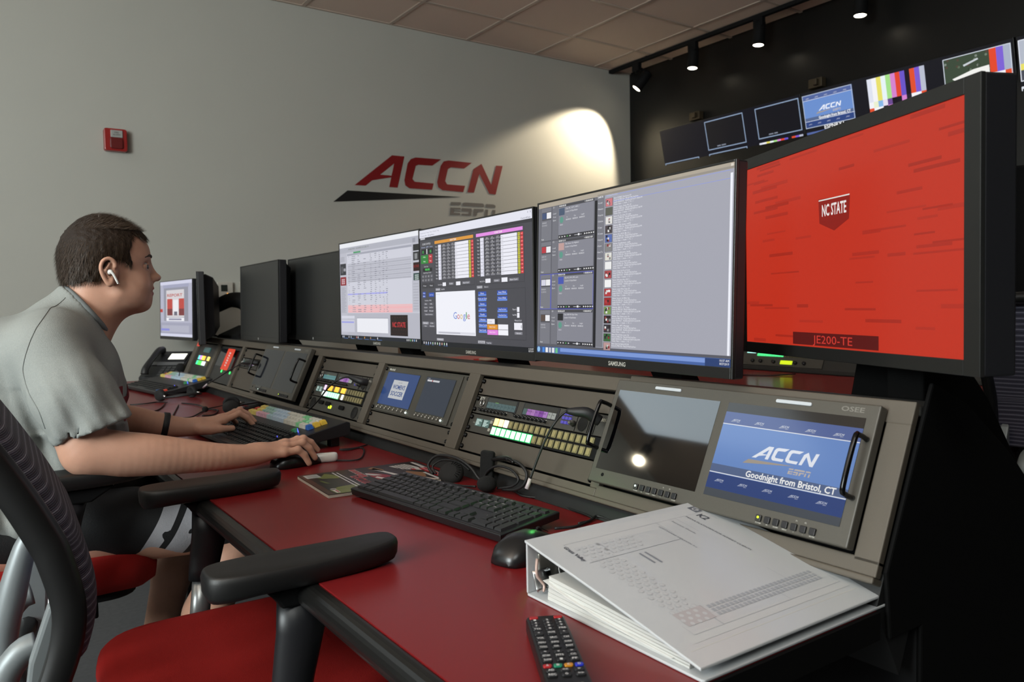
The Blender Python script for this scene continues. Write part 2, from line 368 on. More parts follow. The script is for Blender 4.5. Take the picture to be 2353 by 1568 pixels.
# ---------------------------------------------------------------- video wall
TT=math.radians(13)
def vw_frame(Yc,t): # local x = -Y, z up the tilted face; t = distance below the top edge
    p=Vector((4.62,Yc,HC+1.385))+Vector((-math.sin(TT),0,math.cos(TT)))*(-t)
    return frame(((0,-1,0),(math.cos(TT),0,math.sin(TT)),(-math.sin(TT),0,math.cos(TT))),p)
DW,DH=1.30,.738
def display(Yleft,row,lab):
    t=thing('video_wall_display',lab,'display',mt=vw_frame(Yleft-DW/2,row*(DH+.012)+DH/2+.012),group='displays of the video wall')
    g=G(); g.box(-DW/2+.003,DW/2-.003,.0,.06,-DH/2,DH/2); obj('frame',g,mat('display_frame','#101012',.35),t,.002)
    cv=Canvas(DW-.02,DH-.014,y=-.0005,eps=.0006); cv.rect(0,0,1,1,'#14141c',1); return t,cv
def cell(k,r): # outlined picture cell, in canvas units
    u=.0+ (.0,.355,.715)[k]; v=.022+r*.332
    return u+.002,v,u+.279,v+.295
# display A : mostly empty cells
t,cv=display(4.535,0,'left top video wall display with empty outlined boxes')
OC='#8fa3bf'
cv.rect(0,0,1,1,'#17171f',1)
for k in range(3):
    for r in range(3):
        u0,v0,u1,v1=cell(k,r)
        if k==0 and r==0: continue
        if k==2 and r==1: bars(cv,u0,v0,u1,v1,2,part=0); continue
        cv.rect(u0,v0,u1,v1,'#101018',2); cv.box(u0,v0,u1,v1,OC,.009,3)
        cv.greek(u0+.07,v1-.022,.06,.012,'#7f8694',4)
cv.build('picture',VIDEO,t)
t,cv=display(3.235,0,'middle top video wall display with a blue slate and colour bars')
u0,v0,u1,v1=cell(0,0); slate(cv,u0,v0,u1,v1,2); cv.box(u0,v0,u1,v1,'#b8c4d8',.006,9); cv.text('ESPNRX1',(u0+u1)/2+.02,v1+.032,.035,'#f0f0f0',4,bold=True,align='c')
u0,v0,u1,v1=cell(1,0); bars(cv,u0,v0,u1,v1,2)
def ballpark(cv,u0,v0,u1,v1):
    cv.rect(u0,v0,u1,v1,'#3c4a3a',2); U=lambda a:u0+(u1-u0)*a; V=lambda b:v0+(v1-v0)*b
    random.seed(3)
    for i in range(40):
        a,b=random.random()*.7,random.random(); cv.disc(U(a+.03),V(b*.92+.04),.01,random.choice(('#5d6b58','#6f7d6c','#2c3a2a','#54443a','#808a80')),3,7)
    cv.poly([(U(.12),V(.55)),(U(.45),V(.42)),(U(.68),V(.4)),(U(.68),V(.62)),(U(.42),V(.88)),(U(.3),V(.84))],'#f2f2ee',4)
    cv.poly([(U(.3),V(.25)),(U(.52),V(.16)),(U(.53),V(.2)),(U(.31),V(.3))],'#c9cfd4',4)
    cv.rect(U(.69),V(0),U(.79),V(.62),'#e2492c',4);cv.rect(U(.79),V(0),U(.89),V(.62),'#7d62d4',4);cv.rect(U(.89),V(0),U(1),V(.62),'#a9b2c6',4)
    cv.rect(U(.69),V(.62),U(.9),V(.78),'#f4f4f8',4);cv.rect(U(.9),V(.62),U(1),V(.78),'#e0502e',4);cv.rect(U(.69),V(.78),U(1),V(1),'#2e2f3a',4)
    cv.box(u0,v0,u1,v1,'#cfd6e2',.006,6)
u0,v0,u1,v1=cell(2,0); ballpark(cv,u0,v0,u1,v1)
for k in range(3):
    for r in (1,2):
        u0,v0,u1,v1=cell(k,r)
        (slate if (k+r)%2 else bars)(cv,u0,v0,u1,v1,2)
cv.build('picture',VIDEO,t)
t,cv=display(1.93,0,'right top video wall display cut by the photo edge')
for k in range(3):
    for r in range(3):
        u0,v0,u1,v1=cell(k,r); cv.rect(u0,v0,u1,v1,('#b4bac8','#c9ced8','#9aa3b8')[r],2); cv.rect(u0,v0+.17,u1,v0+.215,'#e8de6a',3); cv.rect(u0,v0+.215,u1,v1,'#4a4c58',3); cv.box(u0,v0,u1,v1,'#e0e4ee',.006,6)
cv.build('picture',VIDEO,t)
for Yl,lab in ((1.93,'lower video wall display glowing red at the right photo edge'),):
    t,cv=display(Yl,1,lab)
    cv.rect(.0,.02,1,.98,'#0d0d12' if Yl>3 else '#c03a2c',2)
    if Yl<2: cv.rect(.0,.5,1,.98,'#101016',3)
    cv.build('picture',VIDEO,t)
# camera sensors on the black wall above the displays
for Y,lab in ((4.17,'small pale bracket above the left video wall display'),(3.13,'small pale bracket above the blue slate picture')):
    t=thing('wall_bracket',lab,'bracket',(4.66,Y,HC+1.42),group='brackets above the video wall')
    g=G(); g.box(-.03,.02,-.05,.05,-.03,.03); g.box(-.06,-.03,-.03,.0,-.02,.02); obj('plate',g,mat('aged_metal','#4a4030',.5,.4),t,.004)
# ---------------------------------------------------------------- desk and console
RED=mat('red_laminate','#70191b',.32,noise=.05,nscale=600,bump=.08,bscale=1500,spec=.45)
EDGE=mat('black_edge_trim','#0e0e0d',.36)
DZ=.74
t=thing('control_desk','long red laminate control desk with a rounded black front edge','desk',(.37,2.4,0))
g=G(); g.box(.0,.49,-1.9,2.1,DZ-.028,DZ); obj('desktop',g,RED,t)
g=G()
prof=[(.0,DZ-.001)]+[(-.006-.018*math.sin(a),DZ-.019+.018*math.cos(a)) for a in [PI*i/12 for i in range(13)]]+[(.03,DZ-.037),(.03,DZ-.029),(.0,DZ-.029)]
g.prism(prof,-1.9,2.1,'y'); obj('front_edge',g,EDGE,t,.003)
g=G(); g.box(.0,.49,-1.905,-1.9,DZ-.034,DZ-.001); obj('end_edge',g,mat('satin_black_panel','#060606',.8,spec=.12),t)
g=G(); g.box(.06,.08,-1.85,2.1,DZ-.12,DZ-.03); obj('support_rail',g,PANELD,t,.003)
for y in (-1.80,.0,2.0):
    g=G(); g.box(.12,.17,y-.03,y+.03,.0,DZ-.05); g.box(.02,.45,y-.04,y+.04,0,.04); obj('leg',g,PANELD,t,.004)
# console: a long box with a sloping front of steel rails around the rack openings
FB=Vector((.86,0,HC-.325)); FT=Vector((.95,0,HC-.126)); UP=(FT-FB).normalized(); NI=Vector((UP.z,0,-UP.x))
def fframe(Y,t=0,out=0): return frame(((0,-1,0),tuple(NI),tuple(UP)),FB+UP*t-NI*out+Vector((0,Y,0)))
con=thing('console','long dark steel console with a sloping front of rack openings','console',mt=fframe(0))
def rail(y1,y0,t0,t1,dep=.012,m=PANEL,name='face_rail',out=0,bv=.0015):
    g=G(); g.box(-y1,-y0,-out,dep,t0,t1); return obj(name,g,m,con,bv)
YE=4.1
rail(YE,1.003,.187,.212); rail(1.003,.501,.187,.217); rail(YE,1.003,-.002,.012); rail(1.003,.501,-.002,.018)
for y1,y0 in ((.533,.501),(1.02,.999),(1.519,1.475),(2.0,1.963),(2.455,2.42),(2.99,2.955),(3.31,3.285),(3.70,3.665),(4.10,4.04)): rail(y1,y0,.012,.188)
g=G(); g.box(-YE,-.51,.055,.065,-.0,.2); obj('rack_back',g,BLKM,con)
# recessed kick lip between the face and the desk, and the carcass behind
g=G(); g.box(-YE,-.501,-.004,.03,-.010,-.002); obj('bottom_flange',g,PANEL,con,.002)
g=G(); g.prism([(.016,.006),(.10,.03),(.10,-.10),(.016+.0,-.036)],-YE,-.5,'x'); 
obj('kick_lip',g,mat('recess_black','#090909',.6),con)
# side profile in world x / z
def wside(y0,y1,nm,m):
    g=G(); P=[(.880,.70),(.872,.783),(.962,.975),(.975,1.0),(1.06,.968),(1.19,.885),(1.34,.76),(1.38,.02),(.95,.02),(.95,.70)]
    g.prism([(x,y) for x,y in P],y0,y1,'y',con.matrix_world.inverted()); return obj(nm,g,m,con,.004)
wside(.494,.5,'side_panel',mat('satin_black_panel','#060606',.8,spec=.12)); wside(4.1,4.106,'side_panel',mat('satin_black_panel','#060606',.8,spec=.12))
mi=con.matrix_world.inverted()
g=G(); g.box(.955,1.01,.5,YE,.958,.972,mi); obj('top_ledge',g,PANELD,con,.003)
g=G(); g.box(1.0,1.012,.5,YE,.80,.958,mi); obj('upper_back_panel',g,BLKM,con)
g=G(); g.box(1.0,1.32,.5,YE,.785,.80,mi); obj('rear_shelf',g,PANELD,con,.002)
g=G(); g.box(1.30,1.32,.5,YE,.02,.785,mi); obj('back_panel',g,BLKM,con)
g=G(); g.box(.95,.97,.5,YE,.02,.70,mi); obj('lower_front',g,BLKM,con)
# ---- rack modules ----
def screwset(par,w,h,n=2,r=.0052):
    for sx in (-1,1):
        for z in ((-h/2+.009,h/2-.009) if h>.05 or n==2 else (0,)):
            g=G(); g.loft([[(sx*(w/2-.009)+rr*math.cos(2*PI*i/12),y,z+rr*math.sin(2*PI*i/12)) for i in range(12)] for rr,y in ((r,-.0005),(r,-.0025),(r*.75,-.0045),(r*.3,-.005),(r*.28,-.0035))]); obj('screw',g,mat('black_screw','#0e0e0f',.28,.6),par)
def module(Y1,Y0,t0,t1,lab,cat,nm,m=None,group=None,out=-.010):
    w=Y1-Y0-.006; h=t1-t0; t=thing(nm,lab,cat,mt=fframe((Y1+Y0)/2,(t0+t1)/2,out),group=group)
    g=G(); g.box(-w/2+.001,w/2-.001,0,.004,-h/2+.0012,h/2-.0012); obj('faceplate',g,m or MODULE,t,.0008); screwset(t,w,h); return t,w,h
def blank(Y1,Y0,t0,t1,lab): return module(Y1,Y0,t0,t1,lab,'blank panel','blank_rack_panel',group='blank rack panels')
U=.0427; t1=.0155
rows=[t1+U*i for i in range(5)]
INTERC=mat('intercom_faceplate','#38352f',.42,noise=.1,nscale=700)
def intercom(Y1,Y0,lab,detail=True,dim=False):
    t,w,h=module(Y1,Y0,rows[2],rows[3],lab,'intercom panel','intercom_panel',INTERC,'intercom panels in the console')
    k=w/.455
    for sx,wd,mode in ((-.122,.115,0),(.015,.118,1)):
        g=G(); g.rbox((sx-wd/2)*k,(sx+wd/2)*k,-.0015,.001,-.007,.0195,.002,2,'y'); obj('display_frame',g,BLK,t,.0006)
        cv=Canvas((wd-.008)*k,.0225,(sx-wd/2+.004)*k,.0175,y=-.0016)
        if mode==0:
            cv.rect(0,0,1,.42,'#3c3e38',1); cv.rect(0,.42,1,1,'#51686a' if not dim else '#5c8f92',1)
            for i in range(8): cv.rect(i/8,.42,i/8+.008,1,'#3a4c4c',2)
            cv.rect(.27,.38,.39,.42,'#7ec24a',2); 
            for i in range(8): cv.text('PL%d'%(i+1),i/8+.02,.75,.14,'#33474a',3)
        else:
            cv.rect(0,0,1,.45,'#34332e',1); cv.rect(0,.45,.12,1,'#4c6362',1)
            for i,c in enumerate(('#a76fb8','#b27cc0','#9a5fb4','#8a48a8','#b07cc8')): cv.rect(.12+i*.125,.45,.245+i*.125,1,c,1); cv.rect(.12+i*.125,.45,.125+i*.125,1,'#5a3a66',2); cv.text(('PROD','PL 2','TD','PROD','DIR')[i],.13+i*.125,.72,.14,'#4a2a58',3)
            for i in range(2): cv.rect(.755+i*.12,.45,.865+i*.12,1,'#a7aba5',1); cv.text('MIC',.77+i*.12,.72,.13,'#2e2e2e',3)
        cv.build('display',DIMSCREEN,t)
    for i in range(16):
        x=(-.192+(i%8)*.0136 if i<8 else -.057+(i%8)*.0140+.0)*k
        if not detail and i%2: continue
        g=G(); g.cyl((x,0,-.0125),(x,-.008,-.0125),.0032,.0026,n=10); g.box(x-.0016,x+.0016,-.013,-.007,-.0105,-.0095); obj('key_lever',g,mat('grey_lever','#1c1c1c',.3),t)
    cv=Canvas(w,h,y=-.0004); 
    for i in range(16):
        x=.078+(i%8)*.0299 if i<8 else .375+(i%8)*.0308
        cv.rect(x-.004,.70,x+.006,.725,'#b9b7ae',1)
    cv.text('RTS',.035,.27,.17,'#b9b7ae',2,bold=True,shear=.25); cv.text('KP-3016A',.90,.33,.14,'#cfcdc4',2,bold=True,shear=.2,width=.085)
    cv.build('lettering',PRINT,t)
    g=G(); g.tube([(-.197*k+.0068*math.cos(a),-.0015,.0035+.0075*math.sin(a)) for a in [2*PI*i/16 for i in range(16)]],.0014,6,closed=True); obj('headset_ring',g,CHROME,t)
    if detail:
        for r in range(3):
            for c_ in range(3):
                if r==1 and c_==2: pass
                x=.088+c_*.0098; z=.0075-r*.0085
                g=G(); g.box(x,x+.0068,-.003,0,z,z+.0058); obj('keypad_key',g,mat('violet_key','#2e2a55',.4,emit='#5a50c8',es=.55),t,.0006)
        g=G(); g.cyl((.124,-.001,-.006),(.124,-.011,-.006),.006,.0045,n=14); g.cyl((.124,-.011,-.006),(.13,-.016,-.0085),.0035,n=8); obj('volume_knob',g,mat('grey_knob','#55534e',.4),t)
    g=G(); g.loft([[((.149+r*math.cos(a)),y,-.003+r*1.15*math.sin(a)) for a in [2*PI*i/20 for i in range(20)]] for r,y in ((.0125,-.0002),(.0125,-.002),(.011,-.001),(.0002,-.001))],cap=False); obj('speaker_grille',g,mat('perforated_black','#161513',.55,bump=1,bscale=2500),t)
    g=G(); 
    for x in (.132,.168,.185): g.box(x*k,x*k+.0007,-.0012,0,-.019,.019)
    obj('panel_seam',g,BLKM,t)
    return t
def button_panel(Y1,Y0,lab,top,bot):
    t,w,h=module(Y1,Y0,rows[1],rows[2],lab,'button panel','button_panel',INTERC,'lit push button panels')
    k=w/.455
    g=G(); g.rbox(-.125*k,.222*k,-.003,.001,-.0205,.0205,.002,2,'y'); obj('button_bay',g,BLKM,t,.0006)
    n=18; x0=-.116*k; px=.0182*k
    for r,cols in enumerate((top,bot)):
        for i in range(n):
            c=cols[i] if i<len(cols) else None
            z=.0105-.0195*r; x=x0+px*i
            g=G(); g.box(x-.0070*k,x+.0070*k,-.0052,-.001,z-.0078,z+.0078)
            m=mat('unlit_button','#6b6444',.35) if not c else mat('lit_button_'+c.lstrip('#'),c,.4,emit=c,es=1.15)
            obj('push_button',g,m,t,.0006)
            if c==GRN:
                g=G(); g.box(x-.0086*k,x+.0086*k,-.0042,-.001,z-.0094,z+.0094); obj('button_surround',g,mat('green_glow_surround','#10a050',.4,emit='#18c860',es=.22),t,.0006)
            if not c:
                g=G(); g.box(x-.0046*k,x+.0046*k,-.0058,-.005,z-.0056,z+.0056); obj('button_lens',g,mat('unlit_lens','#8a7f55',.3),t)
    cv=Canvas(w,h,y=-.0004); cv.text('SHIFT',.19,.2,.07,'#9b998f',2); cv.text('PAGE',.045,.52,.08,'#9b998f',2); cv.build('lettering',PRINT,t)
    cv=Canvas(.055*k,.017,-.197*k,.0115,y=-.0012)
    for c_ in range(2):
        cv.rect(c_*.52,0,c_*.52+.47,1,'#5d7a74',1)
        for q in range(6): cv.rect(c_*.52+.04,.12+q*.14,c_*.52+.04+random.uniform(.12,.38),.2+q*.14,'#d8efe8',2)
    cv.build('status_display',DIMSCREEN,t)
    for z in (.008,-.009):
        g=G(); g.box(-.139*k,-.131*k,-.004,0,z-.0035,z+.0035); obj('side_button',g,mat('pale_button','#9a968a',.4),t,.0008)
    return t
GRN='#bdf7d6'; ORG='#ffb43c'; WHT='#ffffff'
# bay by the headset
B3=(1.475,1.02)
blank(*B3,rows[3],rows[4]-.003,'blank top panel above the intercom panel nearest the camera')
intercom(*B3,'intercom panel nearest the camera, with purple display and gooseneck microphone socket')
button_panel(*B3,'row of green and amber lit buttons nearest the camera',['#ffd98a','#ffe0a0','#fff6e0']+[None]*15,[GRN]*8+[None]*10)
blank(*B3,rows[0],rows[1],'blank bottom panel behind the near headset')
B1=(2.42,2.0)
blank(*B1,rows[3],rows[4]-.003,'blank top panel above the middle intercom panel')
intercom(*B1,'middle intercom panel behind the colourful switcher keyboard',dim=True)
button_panel(*B1,'middle row of lit buttons with amber pairs over green',['#e8c0ff',None,ORG,ORG,None,ORG,ORG,None,ORG,ORG]+[None]*8,['#eafff2','#eafff2']+[GRN]*6+[None,WHT]+[None]*8)
t,w,h=module(*B1,rows[0],rows[1],'rack module with green digits and round knobs','audio panel','speaker_panel',INTERC)
for x in (-.165,.155):
    g=G(); g.loft([[(x+r*math.cos(a),y,-.001+r*math.sin(a)) for a in [2*PI*i/20 for i in range(20)]] for r,y in ((.0175,-.0003),(.0175,-.0025),(.016,-.001),(.0002,-.001))],cap=False); obj('speaker_grille',g,mat('perforated_black','#161513',.55,bump=1,bscale=2500),t)
for x,z in ((-.10,.006),(-.045,.006),(.06,.004)):
    g=G(); g.rbox(x-.018,x+.018,-.004,0,z-.006,z+.006,.005,3,'y'); obj('rocker',g,BLKM,t,.001)
cv=Canvas(w,h,y=-.0006); cv.text('8.30',.41,.66,.24,'#d9f23a',2,bold=True); cv.build('digits',LED,t)
# dual screen monitors mounted on the face
MARS=mat('screen_faceplate','#3d3a33',.45,noise=.1,nscale=700)
t=thing('dual_preview_monitor','rack monitor with two small portrait screens, one showing a soccer card','monitor',mt=fframe(1.741,.120,-.009))
g=G(); g.box(-.221,.221,0,.004,-.064,.064); obj('faceplate',g,MARS,t,.0008); screwset(t,.442,.128)
g=G(); g.box(-.2,.19,-.003,0,-.062,.060); obj('front_panel',g,MARS,t,.001)
for k,(x0,x1) in enumerate(((-.189,-.010+.0),(.027,.166))):
    x0,x1=((-.189,-.01),(.027,.166))[k]
    g=G(); g.box(x0-.002,x1+.002,-.0036,-.003,-.045,.048); obj('screen_glass',g,GLASS,t)
    cv=Canvas(x1-x0,.090,x0,.0465,y=-.0038)
    if k==0:
        cv.rect(0,0,1,1,'#2e4980',1); cv.rect(.27,.22,.73,.78,'#c9ccd0',2); cv.text('WOMEN\'S',.5,.49,.13,'#2c4c8c',4,width=.38,align='c',bold=True); cv.text('SOCCER',.5,.69,.13,'#2c4c8c',4,width=.38,align='c',bold=True); cv.text('NC STATE',.5,.31,.035,'#6a6a70',4,align='c')
    else:
        cv.rect(0,0,1,1,'#2e3646',1); cv.rect(.05,.07,.22,.12,'#d8d8dc',2); cv.rect(.25,.07,.48,.12,'#d8d8dc',2); cv.rect(.22,.07,.25,.12,'#b04040',2); cv.text('WFM',.06,.06,.035,'#c8c8cc',3)
    cv.build('screen_image',DIMSCREEN,t)
    for i in range(8):
        x=x0+.006+i*(x1-x0-.012)/7
        g=G(); g.cyl((x,-.0035,-.053),(x,-.006,-.053),.0024,n=10); obj('button',g,mat('steel_button','#b9b7b0',.3,.5) if i<7 else mat('white_led','#e8fff4',.3,emit='#e8fff4',es=2),t)
    cv=Canvas(x1-x0,.006,x0,-.0455,y=-.0034)
    for i in range(8): cv.rect(.03+i*.13,.2,.06+i*.13,.6,'#aaa89f',1)
    cv.build('button_labels',PRINT,t)
cv=Canvas(.05,.008,-.188,.0575,y=-.0034); cv.text('Marshall',0,.8,.7,'#d0cec4',1,bold=True,width=.62); cv.build('lettering',PRINT,t)
blank(1.963,1.519,rows[0],rows[0]+.039,'blank bottom panel below the two portrait screens')
# big dual monitors with handles
def dual_monitor(Y1,Y0,lab,on):
    Yc=(Y1+Y0)/2; w=Y1-Y0; t=thing('dual_video_monitor',lab,'monitor',mt=fframe(Yc,.112,.006))
    g=G(); g.box(-w/2,w/2,-.012,.004,-.091,.091); obj('bezel',g,mat('grey_monitor_bezel','#46433c' ,.45,noise=.1,nscale=700),t,.002)
    g=G(); g.box(-w/2+.012,w/2-.012,.004,.06,-.085,.085); obj('chassis',g,BLKM,t)
    S=((-w/2+.0115,-.008),(.0085,w/2-.0155))
    for k,(x0,x1) in enumerate(S):
        g=G(); g.box(x0,x1,-.0126,-.0118,-.068,.072); obj('screen_glass',g,GLASS if on else mat('dim_glass','#151922',.08,spec=.8),t)
        if on and k==1:
            cv=Canvas(x1-x0,.14,x0,.072,y=-.0127); slate(cv,0,.10,1,.92,1); cv.rect(0,0,1,.10,'#2a2622',1); cv.rect(0,.92,1,1,'#4a5058',1)
            cv.build('screen_image',DIMSCREEN,t)
        g=G(); g.rbox((x0+x1)/2-.028,(x0+x1)/2+.028,-.0145,-.012,.0795,.0845,.002,3,'y'); obj('tally_light',g,mat('tally_diffuser','#a9aeb2',.4,emit='#8f969c',es=.25),t,.0006)
        for i in range(7):
            xb=(x0+x1)/2-.006+i*.0135
            g=G(); g.rbox(xb-.0042,xb+.0042,-.0155,-.012,-.0865,-.0775,.001,2,'y'); obj('button',g,BLK if i else mat('power_button','#2a2a26',.4),t,.0006)
        cv=Canvas(.1,.02,(x0+x1)/2-.014,-.070,y=-.01215)
        for i,s in enumerate(('POWER','IN','SCOPE','MENU','+','-','ENTER')): cv.text(s,.08+i*.135,.95,.09,'#c9c6bc',1,align='c')
        cv.text('F1',.62,.22,.1,'#c9c6bc',1); cv.text('F2',.75,.22,.1,'#c9c6bc',1)
        cv.disc(.08,.52,.07,'#ffffff' if k==0 else '#b8e030',1); 
        cv.build('button_labels',PRINT,t)
        g=G(); xb=(x0+x1)/2-.006; g.cyl((xb,-.0155,-.0812),(xb,-.016,-.0812),.0016,n=10); obj('power_light',g,mat('white_led','#e8fff4',.3,emit='#e8fff4',es=2) if k==0 else mat('lime_led','#c8f020',.3,emit='#c8f020',es=2),t)
    cv=Canvas(.04,.008,w/2-.052,.085,y=-.0122); cv.text('OSEE',0,.8,.8,'#6e6b64',1,bold=True,width=.8); cv.build('lettering',PRINT,t)
    g=G(); g.cyl((-w/2+.032,-.0122,-.0765),(-w/2+.032,-.0128,-.0765),.003,n=12); obj('headphone_jack',g,BLKM,t)
    for sx in (-1,1):
        x=sx*(w/2)+(.0 if sx<0 else -.008); x2=x-.012*sx if sx<0 else x
        g=G(); g.tube([(x,0,.042),(x,-.03,.042),(x,-.038,.034),(x,-.038,-.026),(x,-.03,-.034),(x,0,-.034)] if sx<0 else [(x,-.012,.045),(x,-.03,.045),(x,-.038,.038),(x,-.038,-.022),(x,-.03,-.03),(x,-.012,-.03)],.0035,10,sub=4); obj('handle',g,mat('gloss_black_metal','#0b0b0c',.18,.4),t)
    return t
dual_monitor(1.010,.533,'near twin screen monitor with a blue slate on the right screen',True)
dual_monitor(2.955,2.49,'far twin screen monitor with both screens off',False)
# farther bays
blank(3.285,2.99,rows[3],rows[4]-.003,'blank top panel of the far intercom bay')
t=intercom(3.285,2.99,'far intercom panel left of the switched off twin screens',detail=False,dim=True)
blank(3.285,2.99,rows[0],rows[2],'large blank panel below the far intercom')
t,w,h=module(3.665,3.31,rows[0],rows[4]-.003,'rack panel carrying a red tag, two green ring lights below','tally panel','tally_panel',PANELD)
g=G(); g.rbox(-.15,-.02,-.002,0,-.01,.07,.004,3,'y'); obj('display',g,mat('dim_glass','#151922',.08,spec=.8),t)
g=G(); g.rbox(.0,.13,-.002,0,-.02,.07,.004,3,'y'); obj('display',g,mat('dim_glass','#151922',.08,spec=.8),t)
for x in (-.012,.118):
    g=G(); g.tube([(x+.005*math.cos(a),-.002,-.03+.005*math.sin(a)) for a in [2*PI*i/14 for i in range(14)]],.0014,6,closed=True); obj('ring_light',g,mat('green_ring','#40ff70',.3,emit='#40ff70',es=1.6),t)
t,w,h=module(4.04,3.70,rows[0],rows[4]-.003,'leftmost rack panel with small lit buttons','button panel','far_button_panel',PANELD)
for r,cs in enumerate((['#5cc8c8','#d080ff','#ffd050','#ffb43c',None,'#ffe070'],['#40d8a0','#50ff50','#50ff50','#c8ffd0','#e8e8ff',None])):
    for i,c in enumerate(cs):
        g=G(); x=-.10+i*.034; z=.012-.026*r; g.box(x,x+.027,-.005,0,z-.01,z+.01); obj('push_button',g,mat('lit_button_'+c.lstrip('#'),c,.4,emit=c,es=1.0) if c else mat('unlit_button','#6b6444',.35),t,.0008)
g=G(); g.rbox(-.06,.05,-.003,0,.04,.065,.003,2,'y'); obj('display',g,mat('dim_teal_display','#1a2c2c',.2,emit='#3c8080',es=.3),t)
# red service tags hanging on the far bays
def tagstrip(Y,t,L,w,tilt,lab,txt):
    r=thing('service_tag',lab,'tag',mt=fframe(Y,t,.012)@Matrix.Rotation(tilt,4,'Y'),group='red tags on the console')
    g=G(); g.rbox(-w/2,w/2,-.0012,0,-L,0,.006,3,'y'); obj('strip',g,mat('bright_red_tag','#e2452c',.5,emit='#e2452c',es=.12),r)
    cv=Canvas(w,L,-w/2,0,y=-.0014); [cv.poly([(.36+.03*(i%2),.16+i*.115),(.62-.04*(i%3),.18+i*.115),(.64,.25+i*.115),(.40,.24+i*.115)],'#e8c8c8',1) for i in range(6)]; cv.build('lettering',PRINT,r)
tagstrip(3.40,.168,.095,.105,0,'bright red tag with white lettering hanging on the far rack panel','REMOVE')
r=thing('warning_tag','small red tag hanging at the far console corner','tag',mt=fframe(4.0,.21,.01))
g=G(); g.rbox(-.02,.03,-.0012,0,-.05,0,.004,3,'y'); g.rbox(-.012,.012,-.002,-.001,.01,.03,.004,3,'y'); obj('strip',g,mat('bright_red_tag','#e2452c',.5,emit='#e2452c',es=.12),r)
# ---------------------------------------------------------------- desktop monitors
def mon_frame(c,yaw,tilt):
    a=math.radians(yaw); b=math.radians(tilt); x=Vector((math.cos(a),math.sin(a),0)); nn=Vector((x.y,-x.x,0))
    z=Vector((0,0,1))*math.cos(b)-nn*math.sin(b); y=z.cross(x)
    return frame((tuple(x),tuple(y),tuple(z)),Vector((c[0],c[1],c[2]+HC)))
def monitor(c,yaw,tilt,w,h,lab,bz=(.004,.004,.0035,.017),thick=.022,bulge=.045,on=True,brand='SAMSUNG',group=None,stand='column',scale=1,std=(0,.12)):
    t=thing('desktop_monitor',lab,'monitor',mt=mon_frame(c,yaw,tilt),group=group)
    l,r,tp,bt=bz; W2=w/2; H2=h/2
    g=G(); g.box(-W2-l,W2+r,.002,thick,-H2-bt,H2+tp); obj('back_shell',g,BLK,t,.003)
    g=G(); g.box(-W2-l,-W2,-.002,.004,-H2-bt,H2+tp); g.box(W2,W2+r,-.002,.004,-H2-bt,H2+tp); g.box(-W2,W2,-.002,.004,H2,H2+tp); g.box(-W2,W2,-.002,.004,-H2-bt,-H2); obj('bezel',g,BEZ,t,.0008)
    g=G(); g.box(-W2,W2,.0,.003,-H2,H2); obj('screen',g,GLASSM if not on else mat('lcd_black','#050505',.35),t)
    g=G(); k=[(.97,thick),(.86,thick+bulge*.6),(.6,thick+bulge),(.3,thick+bulge)]
    g.loft([[(sx*(W2)*q,y,sz*(H2)*q) for sx,sz in ((-1,-1),(1,-1),(1,1),(-1,1))] for q,y in k],smooth=False); obj('rear_cover',g,BLK,t,.006)
    if brand=='oval':
        g=G(); g.tube([(0,-.002,-H2-bt/2),(0,-.003,-H2-bt/2)],.005,16); obj('maker_badge',g,mat('pale_badge','#8c8c8a',.3),t)
    elif brand:
        cv=Canvas(.06,.012,-.03,-H2-bt/2+.006,y=-.0023); cv.text(brand,.5,.85,.62,'#a8a69f',1,bold=True,width=.8,align='c'); cv.build('lettering',PRINT,t)
    mi=t.matrix_world.inverted()
    if stand:
        cx,cy=Vector(t.matrix_world@Vector((std[0],thick+bulge,-H2*.4))).xy
        g=G(); x1=1.13+std[1]*.3
        g.loft([[(mi@Vector((cx+a-.0,cy+b,HC+c[2]-h*.35))) for a,b in ((-.01,-.035),(.03,-.035),(.03,.035),(-.01,.035))],
                [(mi@Vector((x1-.02,cy+b*1.2,.81))) for b in (-.035,)]+[(mi@Vector((x1+.03,cy-.042,.81)))]+[(mi@Vector((x1+.03,cy+.042,.81)))]+[(mi@Vector((x1-.02,cy+.042,.81)))]],smooth=False)
        obj('stand_column',g,BLKM,t,.003)
        g=G(); g.box(x1-.09,x1+.09,cy-.1,cy+.1,.801,.812,mi); obj('stand_base',g,BLKM,t,.004)
    return t
def uibox(cv,u0,v0,u1,v1,c,txt=None,tc='#e8e8f0',L=3):
    cv.rect(u0,v0,u1,v1,c,L)
    if txt: cv.text(txt,(u0+u1)/2,(v0+v1)/2+.006,.011,tc,L+1,align='c',width=min((u1-u0)*.7,len(txt)*.0075))
def taskbar(cv,v0,icons,c='#1c2230'):
    cv.rect(0,v0,1,1,c,2)
    for i,(u,col,wd) in enumerate(icons): cv.rect(u,v0+.008,u+.008,v0+.026,col,3); cv.rect(u-.002,v0+.031,u+wd,v0+.034,'#5a8ad8',3) if wd else None
